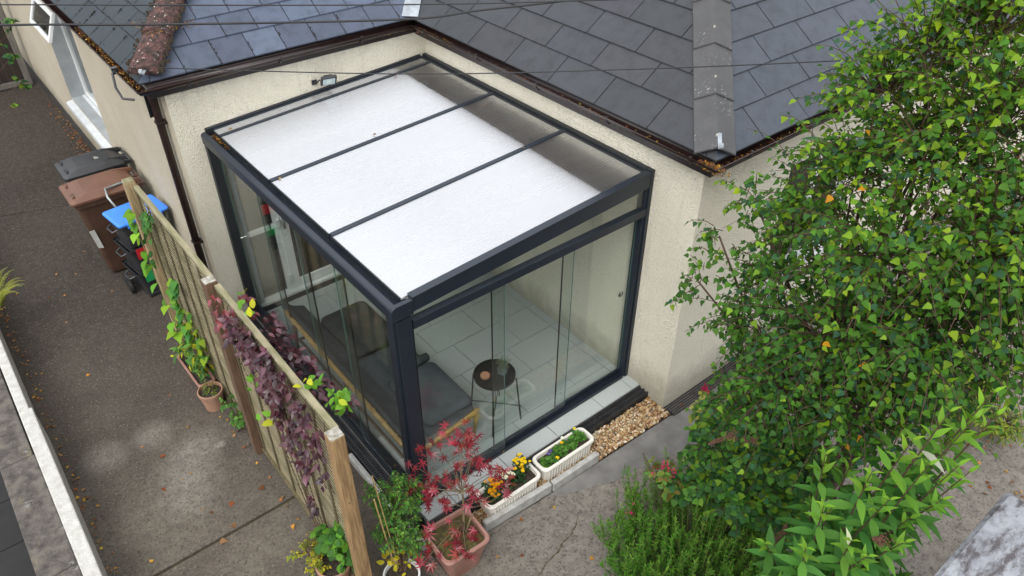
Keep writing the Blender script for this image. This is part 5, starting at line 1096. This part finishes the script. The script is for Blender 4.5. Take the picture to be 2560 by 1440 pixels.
for cx, cy, cz, c_ in ((1.44, -.335, .19, (.8, .8, .75)), (1.41, -.36, .165, (.75, .45, .02)), (1.27, -.36, .15, (.10, .06, .30)), (1.24, -.37, .145, (.12, .08, .35)), (1.27, -.455, .145, (.8, .55, .02)), (1.62, -.31, .17, (.7, .6, .05))): Lp = Leaves(); Lc = Leaves(); flower(cx, cy, cz, .022, c_, (.7, .5, .02), Lp, Lc, 7); fo_ = Lp.build('bloom', T_PETAL, m_petal, vi, 2.2); Lc.build('centre', T_PETAL, m_petal, fo_)
Lg.build('leaves', T_OVAL, m_leaf, vi, 1.1)
# --- neighbour's plants leaning in at the left edge
shrub('ivy_plant', 'ivy hanging into the alley from the garden wall, before the gate', 'climber', (-2.5, 8.3, .8), [(-.74, 8.52, 2.22, .13), (-.90, 8.2, 1.95, .13), (-.98, 7.9, 1.66, .12), (-1.2, 7.55, 1.52, .09), (-1.2, 8.5, 2.2, .3), (-1.5, 8.2, 1.9, .35), (-1.95, 8.2, 1.5, .35), (-2.3, 8.2, 1.1, .3)], T_LOBED, (.05, .08), [(.035, .10, .035), (.06, .15, .035), (.16, .24, .03)], 26)
fe = thing('fern_plant', 'yellow-green fern fronds at the wall side of the driveway', 'fern', (-2.3, 5.2, 0)); L = Leaves(); s_ = MB()
for k in range(9):
    a = R(-60 + 15 * k); tip = Vector((-2.28 + .34 * math.cos(a), 5.1 + .34 * math.sin(a), .50 + random.uniform(-.05, .08))); pts = curve((-2.34, 5.1, .1), tip, (0, 0, .16), 8); s_.tube(pts, .0025, 4)
    for j in range(26):
        q = .2 + .8 * j / 26; i = min(6, int(q * 7)); p_ = pts[i].lerp(pts[i + 1], q * 7 - i); ax = (pts[i + 1] - pts[i]).normalized()
        for sg in (1, -1): L.put(p_, ax.cross(Vector((0, 0, 1))) * sg + ax * .4, Vector((0, 0, 1)), .075 * (1.1 - q), jit((.22, .24, .03), .2))
s_.build('stems', m_stemg, fe); L.build('fronds', T_LANCE, m_leaf, fe)

# ================================================================== FALLEN LEAVES
LF = Leaves(); AUT = [(.28, .10, .025), (.34, .17, .03), (.20, .06, .02), (.26, .14, .06), (.38, .23, .04), (.14, .06, .03), (.12, .07, .04), (.17, .10, .05)]
def fl_put(x, y, z, s0=.025, s1=.05): LF.put((x, y, z + .006), (random.uniform(-1, 1), random.uniform(-1, 1), random.uniform(-.1, .25)), (random.uniform(-.4, .4), random.uniform(-.4, .4), 1), random.uniform(s0, s1), jit(random.choice(AUT), .25))
for _ in range(44): fl_put(random.uniform(-2.3, -.85), random.uniform(-.3, 8), -.098, .02, .042)
for _ in range(170): fl_put(-2.335 + abs(random.gauss(0, .045)), random.uniform(-.5, 6), -.096, .015, .04)
for _ in range(420): fl_put(XL - .03 - abs(random.gauss(0, .10)), random.triangular(6.2, 12, 7.5), -.096, .02, .045)
for _ in range(30): fl_put(FX - .1 - abs(random.gauss(0, .05)), random.uniform(-.4, 3.6), -.096)
for x, y in ((-.62, -.75), (.30, -.80), (.68, -.62), (.45, -.93), (1.02, -.72), (-.3, -.9), (.05, -1.2), (.9, -1.3), (2.9, -.62), (3.2, -.60)): fl_put(x, y, -.096, .03, .05)
for _ in range(60): fl_put(random.uniform(4.2, 5.6), random.uniform(-3.4, -2.4), -.096)
for x, y in ((.08, .52), (1.0, .01)): fl_put(x, y, .02)
for x, y in ((2.10, 3.30), (2.38, 2.05), (2.12, 1.12), (.25, 3.42), (1.18, 3.46), (1.25, 2.30), (.19, 2.2)): fl_put(x, y, ZR(x) + .012, .025, .04)
for x, y in ((-1.55, 2.1), (-1.35, .95), (-1.25, 1.18), (-1.5, .85), (-.95, 1.15), (-1.7, 1.7)): fl_put(x, y, -.096, .045, .07)
tag(LF.build('fallen_leaves', T_BIRCH, m_dead), kind='stuff')
GL = Leaves()
def gl_put(x, y, z): GL.put((x, y, z), rv() * 1, Vector((0, 0, 1)) + rv(.6), random.uniform(.010, .026), jit(random.choice(AUT + [(.16, .12, .03), (.10, .06, .03)]), .3))
for _ in range(420): gl_put(W_ - .19 + random.gauss(0, .022), -.70 + random.gauss(0, .06), GZ - .02 + random.uniform(-.02, .015))
for _ in range(420): y = random.uniform(-.7, D_); gl_put(W_ - .19 + random.gauss(0, .018), y if random.random() < .5 else random.gauss(random.choice((.6, 1.6, 3.3)), .12), GZ - .045 + random.uniform(0, .012))
for _ in range(240): gl_put(W_ + random.uniform(-.2, 1.2), -.715 + random.gauss(0, .02), GZ - .04)
for _ in range(600): gl_put(XLe - .02 + random.gauss(0, .022), D_ - .09 + random.triangular(0, 2.3, random.choice((.05, .6, 1.2, 1.7))), GZ - .012 + random.uniform(-.03, .02))
for _ in range(180): gl_put(random.uniform(-.4, 2.4), D_ - .092 + random.gauss(0, .018), GZ - .045)
for _ in range(300): gl_put(.105 + random.gauss(0, .02), D_ - .03 - abs(random.gauss(0, .16)), 2.235 + random.uniform(0, .03))
for _ in range(200): gl_put(XLe + .2 + random.uniform(0, .5) , YA + .28 + random.uniform(0, .5) - .1, ZE + .04 + PT * .38)
tag(GL.build('gutter_litter', T_OVAL, m_dead), kind='stuff')

# ================================================================== OVERHEAD CABLES
def cable(pts, r_, label):
    P = [Vector(p) for p in pts]; pp = []
    for i in range(len(P) - 1):
        a, b, c, d = P[max(i - 1, 0)], P[i], P[i + 1], P[min(i + 2, len(P) - 1)]
        for k in range(10):
            t = k / 10; pp.append(.5 * ((2 * b) + (c - a) * t + (2 * a - 5 * b + 4 * c - d) * t * t + (3 * b - a - 3 * c + d) * t ** 3))
    pp.append(P[-1]); mb = MB(); mb.tube(pp, r_, 6); return tag(mb.build('overhead_cable', m_cable, smooth=True), label, 'cable', 'overhead cables')
cable([(-3.8, 5.68, 3.78), (-1.31, 3.64, 3.79), (1.22, 1.59, 3.80), (3.10, .11, 3.86), (6, -2.2, 4.0)], .0060, 'thin overhead cable, topmost one crossing the slates')
cable([(-3.0, 4.9, 3.58), (-1.35, 3.81, 3.59), (-.27, 2.94, 3.60), (1.28, 1.71, 3.64), (1.85, 1.33, 3.70), (2.63, .76, 3.80), (4.5, -.6, 4.1)], .0105, 'thick sagging overhead cable across the mossy hip')
cable([(-.43, 3.78, 3.02), (1.20, 1.66, 3.21), (2.51, .14, 3.40), (3.34, -1.12, 3.65)], .0055, 'thin cable from the mossy hip corner across the glass roof to the birch')
